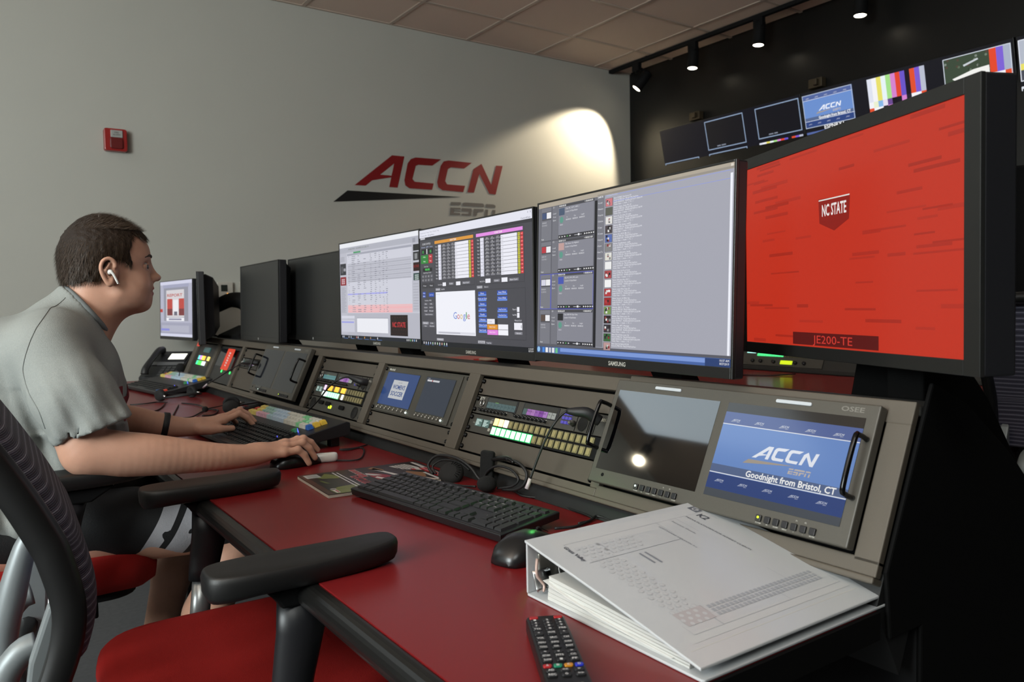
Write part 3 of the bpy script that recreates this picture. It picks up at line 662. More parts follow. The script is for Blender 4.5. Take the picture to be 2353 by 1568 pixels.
# --- M2: pale rundown list
t=monitor((.989,2.115,.052),-89.7,.4,.531,.299,'monitor showing a pale rundown list, left of the lit three',group='lit monitors on the console')
cv=Canvas(.531,.299); R=cv.rect
R(0,0,1,1,'#c9cad6'); R(0,0,1,.045,'#eef0f6',2); R(0,.045,1,.10,'#b4b6c2',2); R(.93,.06,.96,.1,'#9c9eaa',3)
cv.text('RUNDOWN - WOMENS SOCCER  VS',.13,.075,.016,'#5a6a5a',3,width=.28); R(.2,.10,.30,.115,'#49a06a',3)
R(0,.1,.1,.95,'#bfc0cc',2)
for i in range(18): R(.012,.14+i*.009,.07,.143+i*.009,'#8f909c',3) if i<6 else None
for i in range(26): R(.012,.46+i*.0105,.06+.03*random.random(),.464+i*.0105,'#9a9ba8',3)
R(.005,.21,.09,.33,'#32333a',3); R(.02,.24,.05,.31,'#55565c',4); R(.055,.26,.085,.29,'#a0a0a8',4)
R(.005,.35,.09,.44,'#8e2430',3)
for i in range(3):
    for j in range(2): R(.025+j*.025,.37+i*.02,.043+j*.025,.385+i*.02,'#d8b8c0',4)
R(.11,.115,.92,.727,'#d3d4e0',2); R(.11,.115,.92,.135,'#a6a8b6',3)
random.seed(5)
for i in range(30):
    v=.14+i*.0196
    if 8<=i<14 or (3<=i<16 and i%1==0 and 4<=i<=13): R(.115,v,.915,v+.0165,'#b2b3bf' if i%2 else '#bcbdc9',3)
    if i>=26: R(.11,v,.92,v+.019,'#f2b9bd' if i%2 else '#eec0c4',3)
    if i==20: R(.11,v-.002,.64,v+.012,'#a9abf0',3)
    for (a,b) in ((.12,.02),(.17,.06),(.25,.05),(.33,.04),(.42,.03),(.48,.03),(.53,.03),(.58,.025),(.62,.03)):
        if random.random()<.85: R(a+.012*random.random(),v+.004,a+b*random.uniform(.5,1),v+.010,random.choice(('#8a8b98','#7c7d8c','#9a9ba6')),4)
R(.92,.1,1,.72,'#bebfcb',2)
for v0,v1,c in ((.118,.175,'#2a2b2e'),(.185,.262,'#35363a'),(.28,.357,'#2a0c10'),(.376,.44,'#2e4a48')): R(.935,v0,.998,v1,c,3)
cv.text('NC STATE',.94,.325,.022,'#b02a30',4,width=.055); R(.95,.2,.98,.25,'#8a8c90',4)
for i in range(3): R(.95,.39+i*.017,.99,.4+i*.017,'#b8c4c0',4)
for i in range(10): R(.93,.47+i*.025,.985,.473+i*.025,'#92939f',3)
R(0,.735,1,.965,'#b9bac6',2); R(.01,.76,.2,.79,'#d8d9e6',3); R(.01,.80,.2,.93,'#cdcedc',3); R(.012,.82,.19,.835,'#9da0e8',4); cv.box(.232,.78,.64,.932,'#8e90a0',.003,4)
R(.233,.786,.639,.93,'#f0f1f8',3)
R(.665,.751,.865,.947,'#1d1012',3)
for i in range(6):
    for j in range(5): cv.disc(.69+i*.03+(j%2)*.012,.775+j*.038,.004,'#7c2a2c',4,6)
cv.text('NC STATE',.765,.865,.045,'#c8343a',5,bold=True,width=.15,align='c')
taskbar(cv,.965,[(.02,'#e0e4f0',0),(.04,'#cfd6e8',.06),(.11,'#e0e0f0',0),(.14,'#c8d8e0',.05),(.22,'#dd8888',0),(.24,'#f0f0f0',.06),(.33,'#e0a040',.06),(.41,'#d0a070',.07),(.5,'#e8e8f0',.06),(.85,'#dddddd',0),(.87,'#dddddd',0),(.89,'#88cc88',0),(.91,'#dddddd',0),(.93,'#88bbee',0),(.95,'#dddddd',0)],'#191e2a')
cv.build('screen_image',SCREEN,t)
# --- M3: score control program
t=monitor((.975,1.571,.048),-92.3,0,.531,.299,'monitor showing a dark score control program with a white search page',group='lit monitors on the console')
cv=Canvas(.531,.299); R=cv.rect; D='#4b4b52'
R(0,0,1,1,D); R(0,0,1,.066,'#e9eaf6',2); cv.text('ScoreControl - Setup  Tools  Window  Help',.01,.03,.011,'#8f90a0',3,width=.2); cv.text('Controls  Graphics',.01,.055,.011,'#66677a',3,width=.15); cv.text('CustomData',.915,.06,.012,'#555668',3,width=.07)
R(.965,.012,.968,.024,'#8f90a0',3);R(.984,.012,.987,.024,'#8f90a0',3); R(0,.066,1,.09,'#38383e',2); R(.01,.068,.06,.082,'#c8c8d0',3)
def team(u0,u1,c,name,x):
    cv.rect(u0,.11,u1,.135,c,3); cv.text(name,(u0+u1)/2,.129,.014,'#f4ecec',4,bold=True,align='c',width=.06)
    cv.box(u0,.10,u1+.008,.5,'#36363c',.003,3)
    for i in range(11):
        v=.147+i*.0268
        cv.text('Player' ,x['lab'],v+.018,.011,'#dcdce4',4,width=.02)
        cv.rect(x['num'],v,x['num']+.030,v+.0248,'#e8e8f6',3); cv.text(str(i+1),x['num']+.022,v+.019,.012,'#3a3a48',4)
        for q in range(3):
            a=x['b']+q*.0445; cv.rect(a,v+.008,a+.035,v+.021,'#84848c',3); cv.rect(a+.005,v+.001,a+.03,v+.011,'#303036',4); cv.text('SH STL FLT'.split()[q],a+.008,v+.0115,.010,'#f2f2f6',5,width=.018)
        cv.rect(x['w0'],v,x['w1'],v+.0245,'#f2f2fc',3); cv.text('Pos %d'%(i+1),x['w0']+.005,v+.016,.009,'#8c8c98',4)
        cv.rect(x['y'],v+.001,x['y']+.016,v+.024,'#d8d24a',3); cv.rect(x['r'],v+.001,x['r']+.02,v+.024,'#dc3c40',3); cv.rect(x['y']+.003,v+.006,x['y']+.013,v+.018,'#a8a43a',4); cv.rect(x['r']+.004,v+.009,x['r']+.016,v+.015,'#f0a0a0',4)
team(.161,.534,'#e09a3c','AWAY TEAM',dict(lab=.171,num=.198,b=.240,w0=.364,w1=.490,y=.494,r=.515))
team(.558,.929,'#ea92ea','HOME TEAM',dict(lab=.568,num=.594,b=.635,w0=.762,w1=.887,y=.892,r=.912))
for a,b in ((.237,.27),(.369,.41)): R(a,.465,b,.495,'#f4f4fc',3)
for a,b in ((.633,.675),(.764,.81)): R(a,.46,b,.492,'#f4f4fc',3)
for a,b in ((.3,.345),(.427,.498),(.7,.75),(.82,.894)): uibox(cv,a,.468,b,.488,'#7c7c84','Edit' if b-a<.06 else 'Base Card')
cv.text('Home Card Text',.19,.487,.011,'#dedee6',3,width=.042); cv.text('Away Card Text',.584,.483,.011,'#dedee6',3,width=.044)
for a,s,c in ((.163,'Setup',1),(.215,'AutoMix',0),(.558,'Game UI',1),(.615,'Game set',0)):
    uibox(cv,a,.51,a+.048,.531,'#9d9da5' if c else '#55555c',s)
# left column
cv.text('SCORE CONTROL',.03,.13,.016,'#e4e4ea',3,width=.09); cv.text('Home  OFF  Time',.02,.155,.012,'#b8c4e8',3,width=.12)
R(.02,.165,.145,.21,'#26262a',3); cv.text('12',.03,.2,.022,'#54e068',4,bold=True); cv.text('15',.112,.2,.022,'#54e068',4,bold=True); R(.074,.165,.083,.21,'#e8e8ea',4)
for i in range(2):
    R(.012,.217+i*.038,.091,.252+i*.038,'#2f8a3a',3); R(.096,.217+i*.038,.136,.252+i*.038,'#c0323c',3); cv.text('Away' if i else 'Home',.05,.239+i*.038,.013,'#f0fff0',4,align='c'); cv.text('Poss',.116,.239+i*.038,.013,'#fff0f0',4,align='c')
R(.03,.33,.13,.36,'#222226',3); cv.text('00:00',.055,.352,.018,'#54e068',4,bold=True,width=.05); cv.text('Game Clock',.045,.322,.011,'#dcdce4',3); cv.text('Start/Stop Clock',.035,.376,.011,'#dcdce4',3,width=.085)
for r in range(2):
    for q in range(4): R(.02+q*.031,.39+r*.033,.043+q*.031,.413+r*.033,'#6c6c74',3); cv.text('+1-1'[q%2*2:q%2*2+2],.025+q*.031,.408+r*.033,.012,'#f2f2f2',4)
for q,s in enumerate(('Prev','Next')): uibox(cv,.018+q*.07,.46,.08+q*.07,.505,'#3d3d43',s)
for v,s,u in ((.536,'Hlts',.023),(.563,'Blk',.023),(.545,'Start Period',.09)): uibox(cv,u,v,u+(.032 if u<.05 else .056),v+.022 if u<.05 else v+.035,'#3558b8',s)
cv.text('FunFact  MSE',.045,.617,.012,'#dcdce4',3,width=.07)
for i,(a,b) in enumerate((('Alt','HML'),('Overtime','ShotChart'),('Half','Final'),('Open Overtime',None))):
    uibox(cv,.03,.63+i*.03,.078 if b else .14,.652+i*.03,'#5d5d65',a); 
    if b: uibox(cv,.085,.63+i*.03,.14,.652+i*.03,'#5d5d65',b)
for r in range(2):
    for q in range(2): uibox(cv,.014+q*.07,.796+r*.025,.08+q*.07,.818+r*.025,'#a0a0a8' if r+q==0 else '#62626a','Setup Edit Cut Dissolve'.split()[r*2+q])
# search page
R(.163,.543,.541,.90,'#f6f7ff',3); R(.175,.875,.535,.893,'#dfe0ea',4); R(.19,.878,.4,.89,'#c0c1cc',5); cv.text('Gmail  Images',.17,.565,.008,'#a8a8b8',4,width=.035)
xg=.338
for ch,c,wd in (('G','#6484d8',.033),('o','#d06068',.024),('o','#d8b86a',.024),('g','#6484d8',.024),('l','#6aa878',.008),('e','#c8606a',.024)):
    cv.text(ch,xg,.768,.056,c,5,width=wd); xg+=wd+.0035
uibox(cv,.165,.933,.235,.953,'#a8a8b0','Performance'); cv.box(.558,.54,.942,.915,'#38383e',.003,3)
for i,s in enumerate(('Shot','Shots on Goal','Saves','Corners','Fouls','Offsides','Yellow Cards','Red Cards')): v=.556+i*.0405; R(.57,v,.638,v+.033,'#3555b4',4); R(.57,v+.02,.638,v+.033,'#6a90e4',5); cv.text(s,.604,v+.019,.013,'#f2f4ff',6,align='c',width=.005*len(s)+.01)
for v,s in ((.553,'Away Offside'),(.596,'Home Offside'),(.68,'Away Box Score'),(.723,'Home Box Score')): R(.728,v,.806,v+.034,'#3555b4',4); R(.728,v+.021,.806,v+.034,'#6a90e4',5); cv.text(s,.767,v+.019,.013,'#f2f4ff',6,align='c',width=.06)
R(.641,.765,.704,.803,'#f0f0fa',4); R(.704,.765,.726,.803,'#2a2a2e',4); cv.text('0 Goals',.65,.79,.012,'#9898a8',5)
R(.641,.807,.727,.844,'#e6982e',4); R(.641,.847,.729,.885,'#e888e4',4); cv.text('Away Corner',.684,.83,.012,'#ffffff',5,align='c',width=.05); cv.text('Home Corner',.684,.87,.012,'#ffffff',5,align='c',width=.05)
R(.731,.805,.809,.843,'#f8f8ff',4); R(.731,.846,.809,.885,'#f8f8ff',4)
R(.878,.678,.896,.713,'#f4f4fc',4); R(.878,.719,.896,.754,'#f4f4fc',4); cv.text('Player #',.845,.7,.012,'#e4e4ec',4,width=.028); cv.text('Foul Min',.845,.74,.012,'#e4e4ec',4,width=.028); cv.text('Manual Ctrl',.86,.78,.012,'#e4e4ec',4,width=.05)
R(.855,.791,.915,.842,'#f4f4fc',4); cv.text('0',.905,.828,.02,'#303038',5); uibox(cv,.858,.856,.915,.875,'#8c8c94','Send')
uibox(cv,.56,.934,.62,.955,'#b4b4bc','Game Control','#333333'); uibox(cv,.625,.937,.68,.957,'#60606a','Penalty Kicks')
R(0,.962,1,1,'#15181f',3)
for i in range(11): R(.022+i*.024,.970,.030+i*.024,.990,random.choice(('#e8e8f0','#b8c8e8','#e8b8a8','#c8e8c8')),4); R(.018+i*.024,.994,.033+i*.024,.997,'#5a8ad8',4) if i in (1,2,4,7,9,10) else None
cv.text('11:18 AM',.975,.978,.012,'#f0f0f0',4,align='c',width=.035); cv.text('8/27/2019',.975,.994,.012,'#f0f0f0',4,align='c',width=.035)
cv.build('screen_image',SCREEN,t)
# --- M4: clip file list
t=monitor((.937,1.017,.052),-94.5,2,.531,.299,'monitor showing a grey clip file list with small thumbnails',group='lit monitors on the console')
cv=Canvas(.531,.299); R=cv.rect
R(0,0,1,1,'#a9aab6'); R(0,0,.375,.95,'#6f7079',2); R(0,0,1,.03,'#b3a99a',3); R(.375,.018,1,.03,'#9b948a',4); R(.985,.005,.995,.018,'#e0d8cc',5)
R(.375,.03,.415,.94,'#7d7e87',2); R(.36,.05,.375,.945,'#1c1c22',3); R(.984,.05,.993,.945,'#f4f6ff',3); R(.42,.035,.984,.037,'#8c9af0',3); R(.46,.075,.984,.077,'#8c9af0',3)
cv.text('Look In:',.378,.04,.013,'#f0f0f4',4,bold=True,width=.03); cv.text('V:/Clips/Archive',.425,.04,.010,'#d4d4dc',4,width=.06)
for i,s in enumerate('Load Rename Properties Delete Copy Create Import Sort Send_To Export'.split()): cv.text('+'+s.replace('_',' '),.378,.075+i*.037,.010,'#e8e8ee',4,width=min(.03,.006*len(s)))
names='20190827_OpenSquare_HD;Select_Goal_PK_01;GC_HL_Goal_CU_wide;BB_Head_out02;GC_WOS_BB_CU_1;Goalkeeper_walk;Goalkeeper_hands;ACC_Announcement_end;Canes Cut Pro of Game;DR Story Box 20 F_1;Lady Wins Tape 20;Soccer ref After rep;BC1_7_Tues;For Dave test 10;PA_HPT_Message;PCR_NCState_Lower_Full;Gamer Gw Highland HD 20 B'.split(';')
tc=['#d47c84','#5e6056','#e8e6e2','#4c4448','#5a70b4','#888888','#e4e2d8','#f2f2f2','#b04a4e','#f8f8f8','#b83a40','#a02428','#7c9c58','#2c2426','#38343c','#3c6a3c','#c09a98']
random.seed(11)
for i in range(17):
    v=.052+i*.0535
    R(.419,v,.461,v+.049,'#6c6c72',3); R(.422,v+.002,.458,v+.047,tc[i],4)
    for q in range(5 if i not in (1,7,9) else 0): a=random.uniform(.424,.448); b=v+random.uniform(.004,.03); R(a,b,a+.009,b+.014,random.choice(('#1c1c22','#e8e8e8',tc[i-1],'#8c3a3c')),5)
    for q,s in enumerate(('Name: '+names[i],'Format: AC MPEG Clip - 720p @ 59.94p DropFrame','Length: 00:00:%02d.%02d    Modified: 8/27/2019 %d:%02d:50 PM'%(7+i*3%50,i*7%60,1+i%11,i*11%60),'Tracks: Video - 1, Audio - 1, TC - 1')):
        if v+.012+q*.0125<.945: cv.text(s,.466,v+.010+q*.0125,.0088,'#f4f5fb',4,width=(.09,.125,.145,.10)[q])
for i in range(4):
    v0,v1=(.03,.256,.475,.712)[i],(.254,.472,.708,.942)[i]
    cv.box(.018,v0,.091,v1,'#55565e' if i!=2 else '#4450d8',.003,5); cv.box(.093,v0,.358,v1,'#55565e' if i!=2 else '#4450d8',.003,5)
    R(.02,v0+.003,.09,v1-.003,'#7b7c85',3); R(.096,v0+.003,.135,v1-.003,'#75767f',3); R(.137,v0+.018,.356,v1-.027,'#888994',3); R(.137,v0+.003,.356,v0+.018,'#4a4a50',3); R(.137,v1-.027,.356,v1-.003,'#33333a',3)
    R(.024,v0+.03,.088,v0+.085,'#55555c',4); R(.026,v0+.035,.055,v0+.075,('#44557c','#c03844','#d8d8e8','#5c4c44')[i],5); R(.057,v0+.035,.087,v0+.075,'#f0f0f4',5)
    cv.text('00:00:0%d.00'%i,.026,v0+.105,.009,'#dadae0',4,width=.03); cv.text('GC_GOV_HD3_1',.026,v0+.122,.009,'#dadae0',4,width=.035); cv.text('Ready',.022,v1-.01,.009,'#f0f0f0',4)
    cv.text(('C1','C2','C3','C4')[i],.1,v0+.015,.011,'#e8e8ec',4); cv.text('00:00:%02d.%02d'%(5+i*7,i*13),.14,v0+.014,.010,'#f4f4f4',4,bold=True,width=.045); cv.text('+ 00:00:%02d.%02d'%(4+i*15,i*9),.30,v0+.014,.010,'#f4f4f4',4,bold=True,width=.05)
    R(.14,v0+.024,.176,v0+.07,('#4c5c74','#c4a09c','#4858b4','#26262c')[i],5); 
    cv.text(('Clip: AC_GOV_HD3_1','Clip: Gamer Gw Highland','Clip: AC_GOV_HD3_open','Clip: 20 BE HD Open Video')[i],.182,v0+.035,.009,'#ececf2',4,width=.085); cv.text('Location: V:/Clips/Default',.182,v0+.055,.009,'#ececf2',4,width=.075)
    cv.disc(.157,v0+.10,.021,'#5f9c8c',4); cv.text('00:00.0',.147,v0+.135,.008,'#e8e8ee',4)
    for q,s in enumerate(('In','Out','Length')): cv.text(s,.19+q*.045,v0+.09,.009,'#e8e8ee',4); cv.text('00:00:0.0',.185+q*.042,v0+.107,.009,'#f4f4f8',4,width=.032)
    for q in range(4): cv.text(('Load','Cue','Eject','Live')[q],.1,v0+.055+q*.022,.009,'#e4e4ea',4,width=.02) if q<3 else None
    for q in range(5): cv.poly([(.142+q*.017,v1-.02),(.151+q*.017,v1-.015),(.142+q*.017,v1-.01)],'#f0f0f0' if q!=3 else '#60c060',5)
    R(.24,v1-.017,.285,v1-.013,'#b8b8be',5); R(.262,v1-.022,.272,v1-.009,'#e8e8ec',6)
    for q in range(5): cv.poly([(.30+q*.013,v1-.021),(.309+q*.013,v1-.015),(.30+q*.013,v1-.009)],'#f0f0f0',5)
R(0,.943,1,.958,'#5c5d66',4); R(0,.958,1,1,'#4a68a8',4); R(0,.958,.12,1,'#3c5484',5); R(.16,.962,.9,.985,'#7f9cdc',5); R(.9,.96,1,1,'#2c4274',5)
for i,c in enumerate(('#9ac8f0','#4a8ae0','#f4f4f4','#c8ccd4','#e8e8f0','#6cc08c')): cv.disc(.014,.978,.018,c,7) if i==0 else R(.018+i*.022,.963,.034+i*.022,.996,c,6)
cv.text('10:37 AM',.975,.974,.011,'#ffffff',6,align='c',width=.036); cv.text('8/27/2019',.975,.990,.011,'#ffffff',6,align='c',width=.036)
cv.build('screen_image',SCREEN,t)
# --- M5: the large red screen
k=.93
t=monitor((1.09*k,.707*k,.082*k),-113.3,-.4,.531*k,.316*k,'large thick monitor with a bright red screen, nearest the camera',bz=(.016,.024,.019,.018),thick=.045,bulge=.03,brand=None,stand=None)
cv=Canvas(.531*k,.316*k); R=cv.rect
R(0,0,1,1,'#c4321f')
random.seed(9)
for i in range(62):
    u=random.random()*.95; v=random.random(); w_=random.uniform(.06,.17); 
    if .36<u+w_/2<.62 and .15<v<.85: continue
    R(u,v,min(1,u+w_),v+random.uniform(.008,.018),random.choice(('#b02c1e','#b52e1f','#aa2a1c')),2)
R(.294,.928,.704,.992,'#5a1311',4); cv.text('JE200-TE',.498,.980,.040,'#cf3a30',5,width=.19,align='c')
cv.poly([(.435,.265),(.585,.275),(.58,.385),(.512,.43),(.44,.385)],'#8f1f18',4); cv.box(.437,.27,.583,.276,'#e8e2dc',.004,5)
cv.text('NC STATE',.511,.352,.055,'#f2e8e6',6,bold=True,width=.115,align='c')
cv.build('screen_image',SCREEN,t)
mi=t.matrix_world.inverted()
g=G(); g.loft([[mi@Vector(v) for v in ((1.085,.59,1.10),(1.13,.57,1.10),(1.15,.64,1.10),(1.105,.66,1.10))],[mi@Vector(v) for v in ((1.07,.56,.802),(1.22,.54,.802),(1.22,.68,.802),(1.08,.70,.802))]],smooth=False); obj('stand_column',g,mat('stand_black','#050505',.9,spec=.1),t,.004)
g=G(); g.prism([(1.02,1.06),(1.02,.97),(1.10,.92),(1.22,.82),(1.29,.802),(1.29,.86),(1.20,.96),(1.10,1.04)],.53,.58,'y',mi); obj('mount_bracket',g,mat('stand_black','#050505',.9,spec=.1),t,.003)
# --- blank monitors at the far end and the small lit one
monitor((1.0,2.655,.042),-90.7,1.2,.526,.280,'blank dark monitor directly left of the rundown list monitor',on=False,group='switched off monitors',brand='oval',std=(.20,.12))
monitor((.936,3.075,.034),-91.7,1.2,.524,.282,'blank dark monitor farthest left of the switched off pair',on=False,group='switched off monitors',thick=.03,brand='oval')
t=monitor((.922,4.484,.010),-84.4,1.6,.531,.299,'small far monitor with a red and white picture beside the man\'s face',stand=None,brand=None,thick=.03)
cv=Canvas(.531,.299); R=cv.rect; R(0,0,1,1,'#b4b5c8'); R(0,0,1,.06,'#d4d5ea',2); R(.1,.06,.9,.12,'#a3a5bf',2); R(.12,.12,.88,.72,'#9293a2',2); R(.2,.16,.76,.65,'#d8d4d8',3); cv.text('REPORT',.23,.28,.05,'#b8504c',4,bold=True,width=.48)
R(.23,.32,.40,.62,'#c0443c',4); R(.60,.32,.76,.62,'#c0443c',4); R(.23,.5,.40,.62,'#7a3034',5); R(.60,.5,.76,.62,'#7a3034',5); R(.42,.34,.58,.6,'#f0eef2',4); R(.45,.55,.55,.62,'#6a6878',5); R(.2,.66,.76,.72,'#f2f2f8',4); R(.28,.675,.68,.705,'#8c8ca4',5)
R(.0,.75,1,.95,'#a2a3b8',2); R(.05,.8,.9,.92,'#b2b3c4',3); R(.02,.86,.3,.9,'#8a8cd8',4); R(.0,.5,.08,.56,'#c03a30',4); R(0,.95,1,1,'#d6d8ec',3)
cv.build('screen_image',SCREEN,t)
mi=t.matrix_world.inverted(); g=G(); g.tube([(0,.07,0),(.0,.14,-.02),(.0,.16,-.1),(-.0,.16,-.34)],.018,10,sub=4); obj('stand_column',g,BLKM,t)
g=G(); g.rbox(-.1,.1,.06,.22,-.372,-.352,.02,4,'z'); obj('stand_base',g,BLKM,t,.003)
t=monitor((.885,3.83,.015),-103.3,0,.531,.299,'monitor seen edge-on with a rounded black back, left of the thermostats',on=False,stand=None,brand=None,thick=.03,bulge=.06)
mi=t.matrix_world.inverted()
g=G(); g.tube([mi@Vector(p) for p in ((.96,3.80,1.12),(1.02,3.76,1.15),(1.08,3.72,1.13),(1.10,3.70,1.04),(1.10,3.70,.985),(1.10,3.70,.81))],[.03,.035,.042,.038,.036,.036],12,sub=5); obj('stand_arm',g,BLKM,t)
g=G(); g.loft([[mi@Vector((1.10+a*s,3.74+b*s*1.5,z)) for a,b in ((-.1,-.1),(.1,-.1),(.1,.1),(-.1,.1))] for s,z in ((1.3,.802),(1.3,.93),(1.1,.985),(.4,1.03))],smooth=False); obj('stand_base',g,BLKM,t,.006)
# ---------------------------------------------------------------- things on the desk
DT=DZ
def keyframe(p,d,z=DT,tilt=0):
    """frame on the desk: x along the key rows (viewer's left to right), y away from the typist"""
    x=Vector((d[0],d[1],0)).normalized(); y=Vector((-x.y,x.x,0))
    zz=Vector((0,0,1)); m=frame((tuple(x),tuple(y),tuple(zz)),(p[0],p[1],z))
    return m@Matrix.Rotation(math.radians(tilt),4,'X')
KEYM=mat('keycap_black','#1d1d1e',.45)
def keycap(w,d,h=.0038,m=None,inset=.0014,name='key'):
    g=G(); a,b=w/2-.0009,d/2-.0009; c,e=a-inset,b-inset
    g.loft([[(-a,-b,0),(a,-b,0),(a,b,0),(-a,b,0)],[(-c,-e+.0004,h),(c,-e+.0004,h),(c,e,h),(-c,e,h)]],smooth=False)
    bmesh.ops.recalc_face_normals(g.bm,faces=g.bm.faces[:]); me=bpy.data.meshes.new(name); g.bm.to_mesh(me); g.bm.free(); me.materials.append(m or KEYM); return me
def placekey(me,par,x,y,z,name='key'):
    o=bpy.data.objects.new(name,me); C.objects.link(o); o.parent=par; o.location=(x,y,z); return o
# --- the black office keyboard
t=thing('keyboard','black full size keyboard lying on the magazine corner, green glow at its right end','keyboard',mt=keyframe((.597,1.411),(.054,-.432),DT+.004,5.2))
KW,KD=.438,.127
g=G(); g.loft([[(x,y,z) for x,y in ((0,0),(KW,0),(KW,KD),(0,KD))] for z in (0,)]+[[(x,y,z) for x,y in ((-.001,-.001),(KW+.001,-.001),(KW+.001,KD+.001),(-.001,KD+.001))] for z in (.010,.012)]+[[(x,y,.0135) for x,y in ((.002,.002),(KW-.002,.002),(KW-.002,KD-.002),(.002,KD-.002))]],smooth=False); obj('case',g,mat('keyboard_case','#141415',.38,noise=.1,nscale=900),t,.001)
me1=keycap(.0185,.0178); kc={1:me1}
def kmesh(w,d=1,short=False):
    key=(w,d,short)
    if key not in kc: kc[key]=keycap(.0187*w,.0178*d*(.72 if short else 1))
    return kc[key]
legend=Canvas(KW,KD,0,KD); 
rowsK=[('esc',5.15,[1]*13),('num',4,[1]*13+[2]),('q',3,[1.5]+[1]*12+[1.5]),('a',2,[1.75]+[1]*11+[2.25]),('z',1,[2.25]+[1]*10+[2.75]),('sp',0,[1.25,1.25,1.25,6.25,1.25,1.25,1.25,1.25])]
CH=['','`1234567890-= ',' QWERTYUIOP[] ',' ASDFGHJKL;\' ',' ZXCVBNM,./ ','']
P0=.0187
ML=bpy.data.meshes
lv,lf=[],[]
marks=[]
for ri,(nm,r,ws) in enumerate(rowsK):
    x=.010; y=.016+r*.0183
    for i,w_ in enumerate(ws):
        if ri==0: 
            xx=.010+P0*.5+i*(15.0*P0-P0)/12*1.0; placekey(kmesh(1,1,True),t,xx,.016+5.05*.0183,.0135); marks.append((xx,.016+5.05*.0183,'F%d'%i if i else 'Esc')); continue
        cx=x+w_*P0/2; placekey(kmesh(w_),t,cx,y,.0135); 
        marks.append((cx-.004,y+.003,CH[ri][i] if i<len(CH[ri]) and CH[ri][i]!=' ' else ('-' if w_<3 else '')))
        x+=w_*P0
nx=.010+15.25*P0
for rr,n in ((5.05,3),(4,3),(3,3)):
    for i in range(n): placekey(kmesh(1,1,rr>5),t,nx+P0*(.5+i),.016+rr*.0183,.0135); marks.append((nx+P0*(.4+i),.018+rr*.0183,'Del'))
for i,(a,b) in enumerate(((1,1),(0,0),(1,0),(2,0))): placekey(me1,t,nx+P0*(.5+a),.016+b*.0183,.0135)
nx+=3.3*P0
for r in range(5):
    for i in range(4):
        if r==0 and i==1: continue
        if i==3 and r in (0,2): continue
        if r==0 and i==0: placekey(kmesh(2),t,nx+P0*1,.016,.0135); continue
        if i==3 and r in (1,3): placekey(kmesh(1,2.03),t,nx+P0*3.5,.016+(r-.5)*.0183,.0135); continue
        placekey(me1,t,nx+P0*(.5+i),.016+r*.0183,.0135); marks.append((nx+P0*(.35+i),.019+r*.0183,str(r*3-2+i) if r in(1,2,3) else '/'))
for q in range(4): placekey(kmesh(1,1,True),t,nx+P0*(.5+q),.016+5.05*.0183,.0135)
L=Canvas(1,1,0,0,y=0)
for x,y,s in marks:
    if s: L.text(s,x-.0015,-(y),.0032,'#b8b8b8',0)
me_=[(v[0],v[2],.01765) for v in L.v]; L.v=me_; L.build('key_legends',PRINT,t)['kind']='stuff'
g=G(); g.tube([(KW-.055,KD-.012,.014),(KW-.055,KD-.012,.0148)],.0013,8); obj('indicator_light',g,mat('lock_led','#c8ffd8',.3,emit='#d8ffe0',es=6),t)
for x in (.05,KW-.05):
    g=G(); g.box(x-.012,x+.012,KD-.02,KD-.004,-.0138,.0); obj('riser_foot',g,BLK,t,.001)
# green spill on the keyboard comes from an unseen point light above its right end
l=bpy.data.lights.new('green_spill_light','POINT'); l.energy=.06; l.color=(.15,1,.2); l.shadow_soft_size=.004; o=bpy.data.objects.new('green_spill_light',l); C.objects.link(o); o.parent=t; o.location=(KW-.045,KD+.01,.075)
# keyboard cord
t=thing('cord','black cord running from the keyboard behind the white binder','cord',(.77,.99,DT))
g=G(); g.tube([(-.005,.0,.003),(.03,-.012,.003),(.07,-.002,.004),(.09,.004,.006),(.093,-.03,.004),(.09,-.07,.003)],.0022,8,sub=5); obj('cable',g,RUB,t)
t=thing('cord','thin black cord lying in the gutter under the twin screens','cord',(.868,1.093,DT))
g=G(); g.tube([(-.003,.0,.003),(-.008,-.035,.003),(-.012,-.07,.004),(-.02,-.10,.003),(-.055,-.105,.003)],.0018,8,sub=5); obj('cable',g,RUB,t)
# --- mouse by the binder
def mouse(lab,p,d,glow=False):
    t=thing('computer_mouse',lab,'mouse',mt=keyframe(p,d,DT),group='black computer mice')
    rings=[]
    for y,wd,h in ((-.058,.012,.010),(-.054,.022,.018),(-.04,.030,.030),(-.015,.033,.037),(.015,.031,.036),(.04,.028,.027),(.054,.022,.018),(.060,.010,.010)):
        rings.append([(wd*math.copysign(abs(math.cos(a))**.75,math.cos(a)),y,.001+(h-.001)*(max(0,math.sin(a))**.7)) for a in [PI*i/14 for i in range(15)]])
    g=G(); g.loft(rings); obj('shell',g,mat('mouse_shell','#131314',.3),t)
    g=G(); g.tube([(0,.030+.006*math.cos(a),.0285+.006*math.sin(a)) for a in [2*PI*i/14 for i in range(14)]],.0022,8,closed=True); obj('scroll_wheel',g,RUB,t)
    g=G(); g.tube([(0,.056,.0225),(0,.036,.0325),(0,.012,.0372)],.0006,6,sub=4); obj('button_seam',g,BLKM,t)
    return t
mouse('black computer mouse half hidden by the white binder',(.652,.912),(.30,-.95))
mouse("black computer mouse under the man's right hand",(.615,1.777),(.12,-.99))
t=thing('cord','black cord looping from the hidden mouse past the white earbud case','cord',(.70,1.77,DT))
g=G(); g.tube([(-.035,.0,.003),(0,-.008,.003),(.048,-.04,.003),(.096,.03,.003),(.123,.104,.003),(.086,.095,.003),(.063,.104,.005),(.106,.11,.003),(.152,.134,.003)],.0018,8,sub=5); obj('cable',g,RUB,t)
